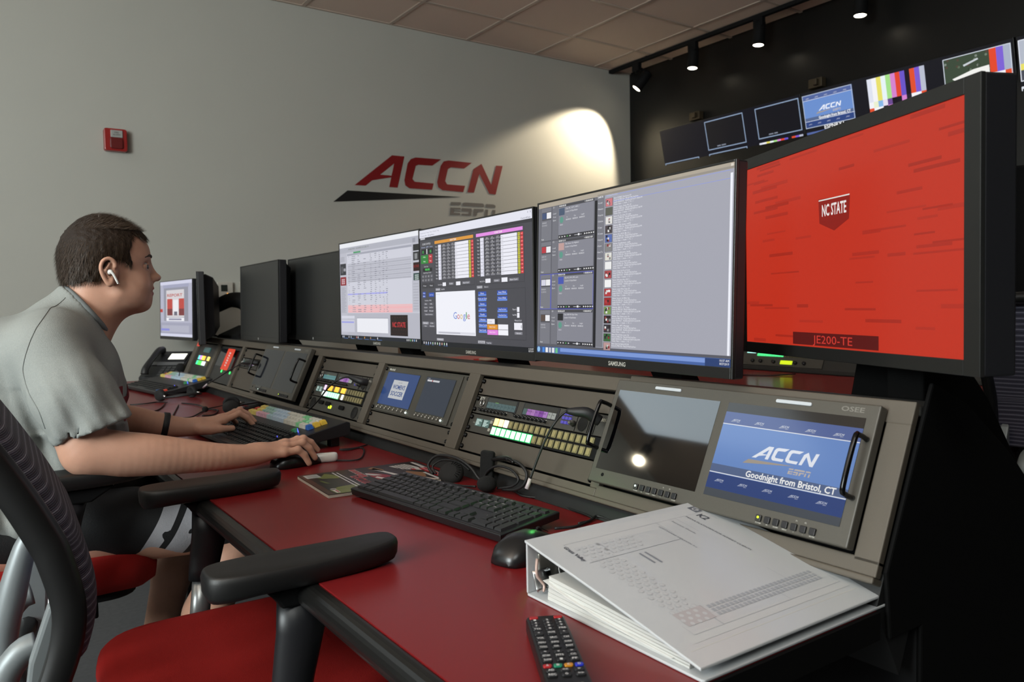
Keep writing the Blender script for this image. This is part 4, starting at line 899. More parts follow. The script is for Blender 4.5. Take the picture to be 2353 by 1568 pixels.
# --- earbud charging case
t=thing('earbud_case','small white rounded earbud case on the red desk','case',mt=keyframe((.686,1.768),(.96,-.25),DT))
g=G()
g.loft([[((.027-.0+0)*math.copysign(1,math.cos(a))*(0)+(.0165*math.copysign(1,math.cos(a))+.0105*k*math.cos(a)),.0215*0+.0105*k*math.sin(a)+0,z) for a in [2*PI*i/24+.01 for i in range(24)]] for k,z in ((.4,0),(.8,.0015),(1,.006),(1.03,.011),(1,.016),(.8,.0205),(.4,.022))]); obj('shell',g,mat('glossy_white_plastic','#d4d4d0',.2,coat=.4),t)
g=G(); g.tube([(-.0272,-.0,.0075),(-.0276,0,.0075)],.0016,8); obj('charging_port',g,BLKM,t)
# --- magazine
t=thing('magazine','thick sports magazine with a dark photo cover under the keyboard corner','magazine',mt=keyframe((.838,1.612),(-.012,-.205),DT))
W_,D_=.205,.272
g=G(); g.box(0,W_,-D_,0,.0,.0065); obj('pages',g,mat('page_edges','#b9b4a8',.7,noise=.1,nscale=900),t,.0006)
g=G(); g.box(-.0006,W_+.0006,-D_-.0006,.0006,.0065,.0069); obj('cover',g,mat('cover_card','#2a2826',.3,coat=.3),t)
cv=Canvas(W_,D_,0,0,eps=.00008); R=cv.rect
R(0,0,1,1,'#241f1e',1); R(0,.955,1,1,'#4a3028',2); R(0,.70,.05,.955,'#3c2c28',2)
cv.poly([(.06,.80),(.30,.72),(.36,.76),(.30,.86),(.24,.90),(.2,.86)],'#6a7238',3); cv.poly([(.70,.70),(1,.72),(1,.93),(.84,.95),(.74,.86)],'#6a7238',3); cv.poly([(.36,.90),(.55,.87),(.52,.90),(.40,.92)],'#5a622e',3)
R(.05,.86,.22,.97,'#b4b8b8',5); R(.07,.875,.20,.955,'#9aa0a0',6)
cv.disc(.80,.915,.022,'#c8c4c2',5); cv.poly([(.80,.90),(.97,.90),(.97,.93),(.80,.935)],'#c8c4c2',5); cv.poly([(.85,.905),(.95,.905),(.95,.915),(.85,.915)],'#a8222c',6)
cv.greek(.10,.715,.84,.013,'#c4c6ca',5); cv.greek(.08,.745,.88,.013,'#c4c6ca',5)
cv.text('EXCLUSIVE',.36,.665,.066,'#b02c34',6,bold=True,width=.60); cv.text('EXCLUSIVE',.353,.668,.073,'#b8b4b2',5,bold=True,width=.615)
for i in range(5): R(.05+i*.085,.545,.12+i*.085,.60,'#b8b4b2',5); R(.057+i*.085,.551,.113+i*.085,.594,'#b02c34',6)
cv.poly([(0,.18),(.6,.2),(.9,.30),(.9,.50),(.3,.54),(0,.45)],'#33282a',2)
cv.poly([(.28,.50),(.50,.40),(.80,.36),(.95,.44),(.75,.52),(.45,.53)],'#8c1f2a',3); cv.poly([(.30,.53),(.42,.46),(.50,.44),(.46,.50),(.38,.54)],'#c4c0c0',4); cv.poly([(.52,.49),(.78,.42),(.80,.455),(.55,.52)],'#d4d0ce',4); cv.poly([(.12,.40),(.52,.33),(.9,.27),(.9,.295),(.5,.37),(.14,.43)],'#c8c4c2',4)
cv.poly([(.05,.40),(.25,.35),(.30,.38),(.10,.45)],'#8a6244',4); cv.poly([(.44,.22),(.62,.13),(.80,.17),(.84,.25),(.6,.29)],'#8a6244',4); cv.poly([(.1,.12),(.34,.08),(.5,.10),(.34,.22),(.12,.27)],'#c4c0bc',3)
for i in range(5): cv.greek(.12,.13+i*.026,.24,.010,'#4a4444',4)
R(.38,.135,.45,.165,'#a8222c',5); cv.poly([(.62,.27),(1,.13),(1,.40),(.84,.40)],'#cdbcb0',3)
R(.06,.035,.94,.06,'#c8c4c2',4); R(.10,.02,.9,.032,'#7c7876',4)
for i in range(4): R(.40+i*.12,.04,.50+i*.12,.10,'#a8222c',5)
R(.36,.068,.92,.075,'#c8c4c2',6); R(.62,.115,.98,.14,'#c8c4c2',5)
cv.v=[(x,z,.0070-y) for x,y,z in cv.v]; cv.build('cover_print',GLOSSPRINT,t)
# --- white binder
BX0,BX1,BY0,BY1=.562,.880,.503,.787
t=thing('binder','white three-ring binder lying on the desk, cover sagging toward the camera side','binder',(BX0,BY1,DT))
VIN=mat('white_vinyl','#b5b8ba',.33,noise=.03,nscale=6,coat=.15,spec=.5)
lx=BX1-BX0; ly=BY1-BY0; hs=.071
g=G(); g.rbox(0,lx,-ly-.004,0,.0006,.0036,.004,4,'z'); obj('bottom_cover',g,VIN,t,.0008)
g=G(); g.box(0,lx,-.003,.0,.0036,hs-.001); obj('spine',g,VIN,t,.0012)
g=G(); n=12; top=[];bot=[]
prof=[]
for i in range(n+1):
    s=i/n; y=-s*(ly+.002); z=hs-(hs-.0155)*s**.93+.003*math.sin(PI*s)
    prof.append((y,z))
P=[(y,z) for y,z in prof]+[(y-.0004,z-.0032) for y,z in prof[::-1]]
g.prism(P,-.002,lx+.008,'x'); obj('front_cover',g,VIN,t,.0009)
# printed sheet under the clear cover pocket
cv=Canvas(lx-.01,ly-.02,.004,0,eps=.00005); R=cv.rect
R(.06,.05,.94,.97,'#b6b8b9',0)
ink='#7c8087'; dark='#4a4d55'
cv.box(.10,.12,.93,.93,'#a0a4a9',.0022,1)
# the sheet is read with the spine on its left: its lines run along the binder's length
def ring_tex(u0,v0,u1,v1,du,dv):
    v=v0; k=0
    while v<v1:
        u=u0+(k%2)*du/2
        while u<u1:
            cv.disc(u,v,.013,'#a9acb0',1,10); cv.disc(u,v,.0105,'#b5b7b9',2,10); u+=du
        v+=dv; k+=1
random.seed(2)
ring_tex(.13,.18,.24,.90,.036,.030); ring_tex(.24,.18,.42,.30,.036,.030)
R(.245,.175,.249,.93,'#9a9ea4',3); R(.10,.31,.60,.313,'#9a9ea4',3); R(.62,.12,.622,.93,'#9a9ea4',3); R(.74,.12,.742,.8,'#a4a8ad',3)
for i in range(26):
    for j in range(3): R(.28+i*.0235,.80+j*.028,.296+i*.0235,.82+j*.028,'#999da3',3)
R(.12,.79,.26,.88,'#a9a4a6',2)
def vt(s,u,v,h,c,wd,bold=False): cv.text(s,u,v,h,c,5,bold=bold,width=wd,rot=-PI/2)
vt('K2',.86,.14,.045,dark,.055,True); vt('MEDIA PLATFORM FOR SUMMIT CLIENTS',.80,.13,.014,dark,.36)
vt('Service Guide',.70,.14,.014,ink,.14); vt('SOFTWARE VERSION 9.x',.60,.16,.013,ink,.22); R(.335,.34,.345,.44,ink,5); R(.365,.34,.375,.45,ink,5)
vt('Grass Valley',.085,.14,.022,dark,.13,True)
R(.885,.05,.93,.115,'#5b5f68',4); cv.text('GV',.893,.1,.035,'#b8babc',5,bold=True)
def drape(x,y):
    s=min(1,max(0,-y/(ly+.002))); return hs-(hs-.0155)*s**.93+.003*math.sin(PI*s)
cv.v=[(x,z,drape(x,z)+.0003-y) for x,y,z in cv.v]
# subdivide the sheet base so it follows the sag
base=Canvas(1,1)
o=cv.build('printed_sheet',PRINT,t)
bm=bmesh.new(); bm.from_mesh(o.data)
for k in range(1,12):
    geom=bm.verts[:]+bm.edges[:]+bm.faces[:]
    bmesh.ops.bisect_plane(bm,geom=geom,plane_co=(0,-k*(ly/12),0),plane_no=(0,1,0))
for v in bm.verts:
    pass
bm.to_mesh(o.data); bm.free()
for v in o.data.vertices:
    pass
# pages, sagging between the rings and the open edge
PAG=mat('paper_pages','#b9b9b5',.8,noise=.06,nscale=1500)
for k in range(6):
    g=G(); rings=[]
    for i in range(9):
        s=i/8; y=-.035-s*(ly-.055); zb=.004+k*.0032*(1-.12*s); zc=zb+.0046*(1-.5*s)
        lift=.008*(1-s)*(k/5)
        rings.append([(.007+.0005*k,y,zb+lift),(lx-.02,y,zb+lift),(lx-.02,y,zc+lift),(.007+.0005*k,y,zc+lift)])
    g.loft(rings,smooth=False); obj('page_stack',g,PAG,t)
g=G(); g.loft([[(x,-.03-.0-i*.0237,.0045+.022*math.exp(-i*.22)+dz) for x,dz in ((.004,0),(lx-.02,0),(lx-.02,.0006),(.004,.0006))] for i in range(10)],smooth=False); obj('loose_sheet',g,mat('white_paper','#d2d2cf',.7),t)
for x in (.045,lx/2,lx-.05):
    g=G(); g.tube([(x,-.024-.019*math.cos(a)-.004,.034+.024*math.sin(a)) for a in [2*PI*i/20 for i in range(20)]],.0017,8,closed=True); obj('ring',g,CHROME,t)
g=G(); g.box(.015,lx-.015,-.0075,-.003,.018,.052); obj('ring_plate',g,mat('pewter_plate','#8f8d86',.35,.8),t,.002)
g=G(); g.loft([[(.004+.0*i,-.006-.012*i/4,.02+.012*math.cos(PI*i/4)) ,(.030,-.007-.010*i/4,.02+.012*math.cos(PI*i/4)),(.030,-.0085-.010*i/4,.0205+.012*math.cos(PI*i/4)),(.004,-.0075-.012*i/4,.0205+.012*math.cos(PI*i/4))] for i in range(5)]); obj('release_lever',g,CHROME,t)
g=G(); g.tube([(.012,-.008,.046),(.006,-.014,.035),(.010,-.012,.024),(.016,-.016,.014),(.012,-.02,.008)],[.0022,.0018,.0026,.0018,.0012],8,sub=4); obj('plastic_seal',g,mat('reddish_clear_plastic','#b39a90',.2),t)
# --- remote control
p0=Vector((.518,.691)); d=Vector((-.073,-.132)).normalized()
t=thing('remote_control','black television remote with four coloured buttons, beside the binder','remote control',mt=frame(((-d.y,d.x,0),(-d.x,-d.y,0),(0,0,1)),(p0.x,p0.y,DT)))
# local frame: y points back to the remote's head, x to the right of its user
RW,RL=.044,.19
g=G(); g.rbox(-RW/2,RW/2,-RL,0,0,.017,.008,4,'z'); obj('case',g,mat('remote_case','#121213',.35),t,.003)
bt=mat('remote_button','#1e1e20',.45); rr=0
lg=Canvas(1,1,0,0)
ry=[-.010,-.018,-.0255,-.033,-.041,-.051,-.064,-.075,-.085,-.096,-.105,-.114,-.126,-.136,-.145]
for k,y in enumerate(ry):
    xs_=(-.0135,0,.0135)
    if k==12: xs_=(-.0155,-.0052,.0052,.0155)
    for q,x in enumerate(xs_):
        m=bt; wd=.0048
        if k==0 and q in (0,2): m=mat('red_remote_button','#a02024',.4)
        if k==0 and q==1: continue
        if k==12: m=mat(('red','green','amber','blue')[q]+'_remote_button',('#b3261e','#1f7a5c','#b87a1c','#2430a8')[q],.4); wd=.0042
        hh=.0028 if k not in (5,6) else .0045
        g=G(); g.rbox(x-wd,x+wd,y-hh,y+hh,.017,.0188,.0015,2,'z'); obj('button',g,m,t,.0004)
        S_=[('','',''),'123','456','789',('TTX','0','PRE'),('+','MUTE','^'),('VOL','SRC','CH'),('MENU','INFO','GUIDE'),('TOOLS','OK','EXIT'),'<v>',('RETURN','MTS','CC'),('SLOW','I','FF'),'ABCD',('AD','<<','>'),('REC','O','>>')]
        s=S_[k][q]
        if s: lg.text(s,x,-(y-.0018),.0036,'#c8c8c8',0,bold=True,align='c',width=min(.0075,.0028*len(s)))
lg.text('SAMSUNG',0,.166,.006,'#9a968a',0,bold=True,align='c',width=.026)
lg.v=[(x,z,.01895 if z>-.155 else .01715) for x,y,z in lg.v]; lg.build('button_legends',PRINT,t)['kind']='stuff'
# --- gooseneck microphones plugged into the console
def gooseneck(lab,pts,foamlast=False):
    base=Vector(pts[0]); t=thing('gooseneck_microphone',lab,'microphone',tuple(base),group='gooseneck microphones')
    P=[Vector(p)-base for p in pts]
    g=G(); g.tube([P[0],P[0]*.6+P[1]*.4,P[1],P[1]*.5+P[2]*.5,P[2]],[.0095,.0105,.0100,.0085,.0045],14,sub=3); obj('plug_body',g,RUB,t)
    g=G(); g.tube(P[2:-1],.0023,8,sub=5); obj('neck',g,RUB,t)
    g=G(); g.tube([P[-2],P[-1]],[.0034,.0042],10); obj('capsule',g,mat('pale_capsule','#b8a8ac',.35),t); return t
gooseneck('thick black gooseneck microphone arching over the nearest lit buttons',[(.901,1.032,.899),(.882,1.045,.914),(.861,1.074,.916),(.852,1.08,.908),(.841,1.083,.896),(.835,1.09,.882),(.828,1.102,.854),(.821,1.111,.827),(.812,1.119,.795),(.806,1.122,.777)])
gooseneck('gooseneck microphone arching over the middle amber buttons',[(.9,1.997,.897),(.882,2.0,.902),(.862,2.035,.914),(.852,2.058,.909),(.837,2.075,.898),(.827,2.11,.876),(.823,2.162,.843),(.82,2.219,.813),(.817,2.262,.793),(.817,2.275,.784)])
gooseneck('gooseneck microphone on the far intercom panel, dark and thin',[(.901,2.973,.9),(.881,3.0,.904),(.862,3.05,.9),(.858,3.066,.896),(.833,3.146,.866),(.824,3.308,.823),(.816,3.42,.795),(.814,3.48,.775)])
t=thing('desk_microphone','tall thin microphone with a round foam ball beside the desk phone','microphone',(.80,3.876,DT))
g=G(); g.cyl((0,0,0),(0,0,.006),.018,.016); obj('base',g,BLKM,t); g=G(); g.tube([(0,0,.005),(.0,.003,.05),(0,-.035,.095)],.002,8,sub=4); obj('neck',g,RUB,t)
g=G(); g.sphere((0,-.042,.102),.021,n=16); obj('foam_ball',g,mat('black_foam','#0b0b0b',.95,bump=.6,bscale=800),t)
# --- headsets
def headset(lab,loc,rz,boom=True,group='black headsets on the desk',cups=2,stand=False):
    t=thing('headset',lab,'headset',mt=Matrix.Translation(Vector(loc))@Matrix.Rotation(rz,4,'Z'),group=group)
    R_=.078
    pts=[(R_*math.cos(a)*.95,R_*math.sin(a)*1.1+.02,.012+.012*math.sin(a)) for a in [math.radians(-20+220*i/16) for i in range(17)]]
    g=G(); g.tube(pts,.0035,8); g.tube([(x*.93,y*.93+.001,z+.003) for x,y,z in pts],.0028,8); obj('headband',g,RUB,t)
    for k,sx in enumerate((-1,1)[:cups]):
        c=(sx*R_*.93,-.012,.022)
        g=G(); g.loft([[(c[0]+x_*.0+ sx*dx,c[1]+r*math.cos(a),c[2]+r*math.sin(a)*.8) for a in [2*PI*i/20 for i in range(20)]] for r,dx,x_ in ((.014,.012,0),(.026,.009,0),(.030,.0,0),(.030,-.008,0),(.024,-.012,0),(.018,-.006,0))]); obj('ear_cup',g,mat('headset_foam','#101010',.8,bump=.3,bscale=900),t)
        g=G(); g.tube([(c[0],c[1]+.02,c[2]),(c[0]+sx*.004,c[1]+.045,c[2]-.002)],.0042,8); obj('slider',g,CHROME,t)
    if boom:
        g=G(); g.tube([(-R_*.95,-.02,.02),(-R_*1.0,-.05,.012),(-R_*.6,-.085,.010),(-.01,-.10,.012)],.0018,8,sub=5); obj('boom_arm',g,RUB,t)
        g=G(); g.sphere((0,-.10,.0125),.011,1.3,1,1,12); obj('microphone_foam',g,mat('black_foam','#0b0b0b',.95,bump=.6,bscale=800),t)
    return t
headset('headset with chrome slides lying farthest from the camera near the coloured keys',(.70,3.42,DT+.002),math.radians(200))
headset("headset lying on the red desk just behind the man's left hand",(.775,2.86,DT+.002),math.radians(255))
# near headset: tangled in its own cord against the console lip
HB=Vector((.84,1.32,DT))
t=thing('headset','black headset tangled in its cord between the keyboard and the console','headset',HB,group='black headsets on the desk')
def near(pts): return [tuple(Vector(p)-HB) for p in pts]
g=G(); g.tube(near([(.80,1.455,.748),(.80,1.475,.765),(.815,1.46,.785),(.83,1.41,.786),(.84,1.37,.772),(.845,1.345,.752),(.85,1.335,.745)]),.0032,8,sub=5); g.tube(near([(.805,1.45,.748),(.805,1.465,.762),(.82,1.45,.776),(.835,1.41,.777),(.842,1.375,.764)]),.0022,8,sub=5); obj('headband',g,RUB,t)
g=G(); c=Vector((.815,1.405,.757))-HB; nrm=Vector((-.55,-.45,.62)).normalized(); q=nrm.to_track_quat('Z','Y').to_matrix()
g.loft([[c+q@Vector((r*math.cos(a),r*math.sin(a),z)) for a in [2*PI*i/24 for i in range(24)]] for r,z in ((.004,.010),(.016,.0095),(.024,.005),(.0275,-.001),(.026,-.008),(.018,-.012))]); obj('ear_cup',g,mat('headset_foam','#101010',.8,bump=.3,bscale=900),t)
for i in range(9):
    a=2*PI*i/24-.6; g=G(); g.tube([c+q@Vector((.015*math.cos(a),.015*math.sin(a),.0100)),c+q@Vector((.023*math.cos(a),.023*math.sin(a),.0062))],.0008,5); obj('cup_rib',g,BLKM,t)
g=G(); g.rbox(-.015,.015,-.006,.006,0,.066,.006,4,'y',Matrix.Translation(Vector((.846,1.316,.747))-HB)@Matrix.Rotation(math.radians(-62),4,'Z')@Matrix.Rotation(math.radians(4),4,'Y')); obj('temple_pad',g,mat('black_foam','#0b0b0b',.95,bump=.6,bscale=800),t,.003)
g=G(); g.tube(near([(.85,1.305,.796),(.853,1.285,.800),(.853,1.25,.806),(.85,1.225,.802)]),[.003,.0055,.005,.003],8,sub=4); obj('slide_joint',g,mat('gunmetal','#2a2a2a',.25,.7),t)
g=G(); g.tube(near([(.85,1.25,.806),(.855,1.215,.802),(.855,1.19,.787),(.85,1.192,.766),(.845,1.215,.752),(.84,1.25,.747)]),.003,8,sub=5); g.tube(near([(.835,1.315,.75),(.84,1.305,.772),(.845,1.275,.788),(.85,1.235,.787),(.85,1.21,.772),(.845,1.225,.757),(.835,1.26,.748)]),.0024,8,sub=5); obj('cable',g,RUB,t)
g=G(); g.sphere(tuple(Vector((.818,1.272,.757))-HB),.0165,1.2,1.2,.95,16); obj('microphone_foam',g,mat('black_foam','#0b0b0b',.95,bump=.6,bscale=800),t)
g=G(); g.tube(near([(.79,1.39,.744),(.80,1.34,.744),(.81,1.30,.748)]),.0022,8,sub=4); obj('loose_cord',g,RUB,t)
g=G(); g.tube(near([(.86,1.235,.744),(.85,1.2,.743),(.865,1.17,.743),(.875,1.19,.744)]),.002,8,sub=4); obj('loose_cord',g,RUB,t)
for k,(lab,pts) in enumerate((("thin black cord curving along the desk by the man's forearm",[(.506,3.334),(.557,3.314),(.606,3.357),(.634,3.30)]),('thin black cord in a shallow loop nearer the man',[(.50,3.137),(.528,3.04),(.568,3.102),(.62,3.26)]),('long black cord making a sharp bend on the empty red desk',[(.652,3.184),(.582,2.92),(.528,2.722),(.527,2.693),(.573,2.795),(.61,2.782),(.698,2.958),(.727,2.907),(.685,2.803),(.646,2.794)]),('black cord joining the two far headsets',[(.677,3.246),(.708,3.132),(.712,2.996),(.726,2.92)]))):
    t=thing('cord',lab,'cord',(pts[0][0],pts[0][1],DT),group='headset cords on the desk')
    g=G(); g.tube([(x-pts[0][0],y-pts[0][1],.0028+.002*(i%2)) for i,(x,y) in enumerate(pts)],.0024,8,sub=5); obj('cable',g,RUB,t)
# --- switcher keyboards with coloured keys
def switcher(p,d,lab,full=True):
    t=thing('switcher_keyboard',lab,'keyboard',mt=keyframe(p,d,DT,0),group='production keyboards with coloured keys')
    w,dp=.54,.265
    g=G(); g.prism([(0,.008),(0,.020),(.06,.024),(dp-.01,.066),(dp,.062),(dp,.030),(.06,.008)],0,w,'x'); obj('case',g,mat('switcher_case','#19191b',.42,noise=.1,nscale=600),t,.002)
    for x in (.03,w-.05):
        g=G(); g.box(x,x+.025,dp-.045,dp-.02,0,.034); obj('riser_foot',g,BLK,t,.002)
        g=G(); g.box(x,x+.025,.01,.03,0,.010); obj('front_foot',g,BLK,t,.001)
    sl=math.atan2(.042,dp-.07); 
    def K(me,x,s,name='key'):
        o=placekey(me,t,x,.06+s*math.cos(sl),.024+s*math.sin(sl)+.0004,name); o.rotation_euler=(sl,0,0); return o
    kb=keycap(.0155,.0155,.0075,mat('switcher_black_key','#161617',.4))
    n=26
    for r in range(7 if full else 5):
        for i in range(n):
            if r==0 and 7<i<15: continue
            x=.035+i*.0182+(r%2)*.004; s=-.036+r*.0172
            if x>w-.03: continue
            K(kb,x,s)
    me=keycap(.12,.0155,.006,mat('switcher_black_key','#161617',.4)); K(me,.035+11*.0182,-.036)
    cols=[['#d9c46a','#d9c46a','#d9c46a','#d8a8b8','#d8a8b8','#d8a8b8','#d8a8b8','#a8c4cc','#a8c4cc','#b4c8d8','#b4c8d8','#b4c8d8','#b4c8d8','#c9c8bc','#c9c8bc','#c9c8bc','#c9c8bc','#7cc08c','#c9c8bc','#c9c8bc','#2e62b0'],
          ['#b8402c','#d9c46a','#d9c46a','#98bcb0','#98bcb0','#98bcb0','#98bcb0','#b4c8d8','#b4c8d8','#b4c8d8','#b4c8d8','#b4c8d8','#c9c8bc','#c9c8bc','#c9c8bc','#c9c8bc','#c9c8bc','#7cc08c','#8ed0a0','#c9c8bc','#d9b440'],
          ['#d9c46a','#d9c46a','#98bcb0','#98bcb0','#98bcb0','#a8c4cc','#b4c8d8','#b4c8d8','#b4c8d8','#b4c8d8','#c9c8bc','#c9c8bc','#c9c8bc','#c9c8bc','#c9c8bc','#7cc08c','#7cc08c','#c9c8bc','#c9c8bc','#c9c8bc','#d9b440']]
    for r in range(3):
        for i in range(21):
            c=cols[r][i]; m=mat('key_'+c.lstrip('#'),c,.42)
            if 'ck'+c not in kc: kc['ck'+c]=keycap(.0205,.0185,.011,m,.0022)
            K(kc['ck'+c],.055+i*.0215,.118+r*.0195,'coloured_key')
    for x,s,c,wd in ((w-.058,-.036,'#2f6fb4',.045),(w-.028,-.020,'#b8402c',.02),(w-.075,.085,'#3f8f58',.018)):
        K(keycap(wd,.0165,.009,mat('key_'+c.lstrip('#'),c,.4)),x,s,'coloured_key')
    for x,s in ((w-.06,.088),(w-.055,.03)):
        o=K(keycap(.004,.004,.011,mat('blue_led','#4a50ff',.3,emit='#5a60ff',es=2),.0005),x,s,'blue_light')
    cv=Canvas(.07,.012,0,0); cv.greek(.05,.8,.8,.5,'#8c8c90',0); cv.box(-.02,-.1,1,1,'#6c6c70',.05,0)
    cv.v=[(w-.10+x,.06+(.060+z)*math.cos(sl),.024+(.06+z)*math.sin(sl)+.0006) for x,y,z in cv.v]; cv.build('lettering',PRINT,t)
    return t
switcher((.525,2.455),(.028,-.54),'wide sloping keyboard with rows of coloured keys beside the man\'s hands')
switcher((.585,4.10),(.06,-.50),'second keyboard with coloured keys far behind near the desk phone',full=False)
# --- desk phone
t=thing('desk_phone','black desk phone with a lit white display by the grey wall','telephone',mt=keyframe((.70,4.33),(.72,-.69),DT))
g=G(); g.prism([(0,0),(.0,.03),(.17,.15),(.20,.15),(.17,.0)],0,.21,'x'); obj('body',g,mat('phone_black','#222324',.4),t,.004)
a=math.atan2(.12,.17); mt=Matrix.Translation((0,0,.03))@Matrix.Rotation(a,4,'X')
g=G(); g.rbox(.085,.20,.125,.195,.0005,.006,.005,3,'z',mt); obj('display_frame',g,BLK,t,.001)
g=G(); g.box(.098,.187,.137,.182,.006,.0068,mt); obj('display',g,mat('phone_display','#fffff0',.4,emit='#fdfdf0',es=1.3),t)
g=G(); g.rbox(.005,.20,.095,.12,.0005,.004,.008,4,'z',mt); obj('silver_trim',g,mat('silver_trim','#77787a',.35,.6),t,.001)
for r in range(4):
    for q in range(3):
        g=G(); g.rbox(.095+q*.028,.117+q*.028,.012+r*.019,.026+r*.019,.0005,.003,.003,3,'z',mt); obj('button',g,mat('phone_button','#3a3b3c',.4),t,.0005)
g=G(); g.tube([mt@Vector(p) for p in ((.04,.005,.018),(.04,.03,.034),(.04,.10,.038),(.04,.17,.034),(.04,.20,.016))],[.020,.017,.014,.017,.021],14,sub=4); obj('handset',g,mat('phone_black','#222324',.4),t)
# --- mobile phone standing against the far twin screens
t=thing('mobile_phone','slim dark phone leaning against the far twin screens','phone',mt=fframe(2.86,.105,.014))
g=G(); g.rbox(-.036,.036,-.004,.004,-.075,.075,.008,4,'y'); obj('case',g,mat('phone_case','#16161c',.3),t,.001)
g=G(); g.rbox(-.032,.032,-.0045,-.004,-.07,.07,.005,4,'y'); obj('screen',g,GLASS,t)
# ---------------------------------------------------------------- chairs
SEATF=mat('red_seat_fabric','#8e1612',.85,bump=.7,bscale=1400,noise=.12,nscale=900,spec=.2)
SILV=mat('silver_painted_metal','#7c8284',.45,.3)
ARMP=mat('armrest_black','#0c0c0c',.5,bump=.1,bscale=900)
def meshmat():
    m=bpy.data.materials.new('purple_woven_mesh'); m.use_nodes=True; nt=m.node_tree; b=nt.nodes['Principled BSDF']; N=nt.nodes.new; L=nt.links.new
    tc=N('ShaderNodeTexCoord'); mp=N('ShaderNodeMapping'); L(tc.outputs['UV'],mp.inputs[0])
    w1=N('ShaderNodeTexWave'); w1.wave_type='BANDS'; w1.bands_direction='Y'; w1.inputs['Scale'].default_value=7; w1.inputs['Distortion'].default_value=.6; w1.inputs['Detail'].default_value=1
    w2=N('ShaderNodeTexWave'); w2.bands_direction='Y'; w2.inputs['Scale'].default_value=40
    L(mp.outputs[0],w1.inputs[0]); L(mp.outputs[0],w2.inputs[0])
    r=N('ShaderNodeValToRGB'); r.color_ramp.elements[0].position=.0; r.color_ramp.elements[0].color=(.03,.028,.06,1); r.color_ramp.elements[1].position=.93; r.color_ramp.elements[1].color=(.10,.095,.15,1)
    e=r.color_ramp.elements.new(.965); e.color=(.30,.30,.38,1)
    L(w1.outputs[0],r.inputs[0]); mx=N('ShaderNodeMix'); mx.data_type='RGBA'; mx.blend_type='MULTIPLY'; mx.inputs[0].default_value=.7; L(r.outputs[0],mx.inputs[6]); L(w2.outputs[0],mx.inputs[7]); L(mx.outputs[2],b.inputs['Base Color'])
    b.inputs['Roughness'].default_value=.7
    bp=N('ShaderNodeBump'); bp.inputs['Strength'].default_value=.6; bp.inputs['Distance'].default_value=.002; L(w2.outputs[0],bp.inputs['Height']); L(bp.outputs[0],b.inputs['Normal'])
    return m
MESH=meshmat()
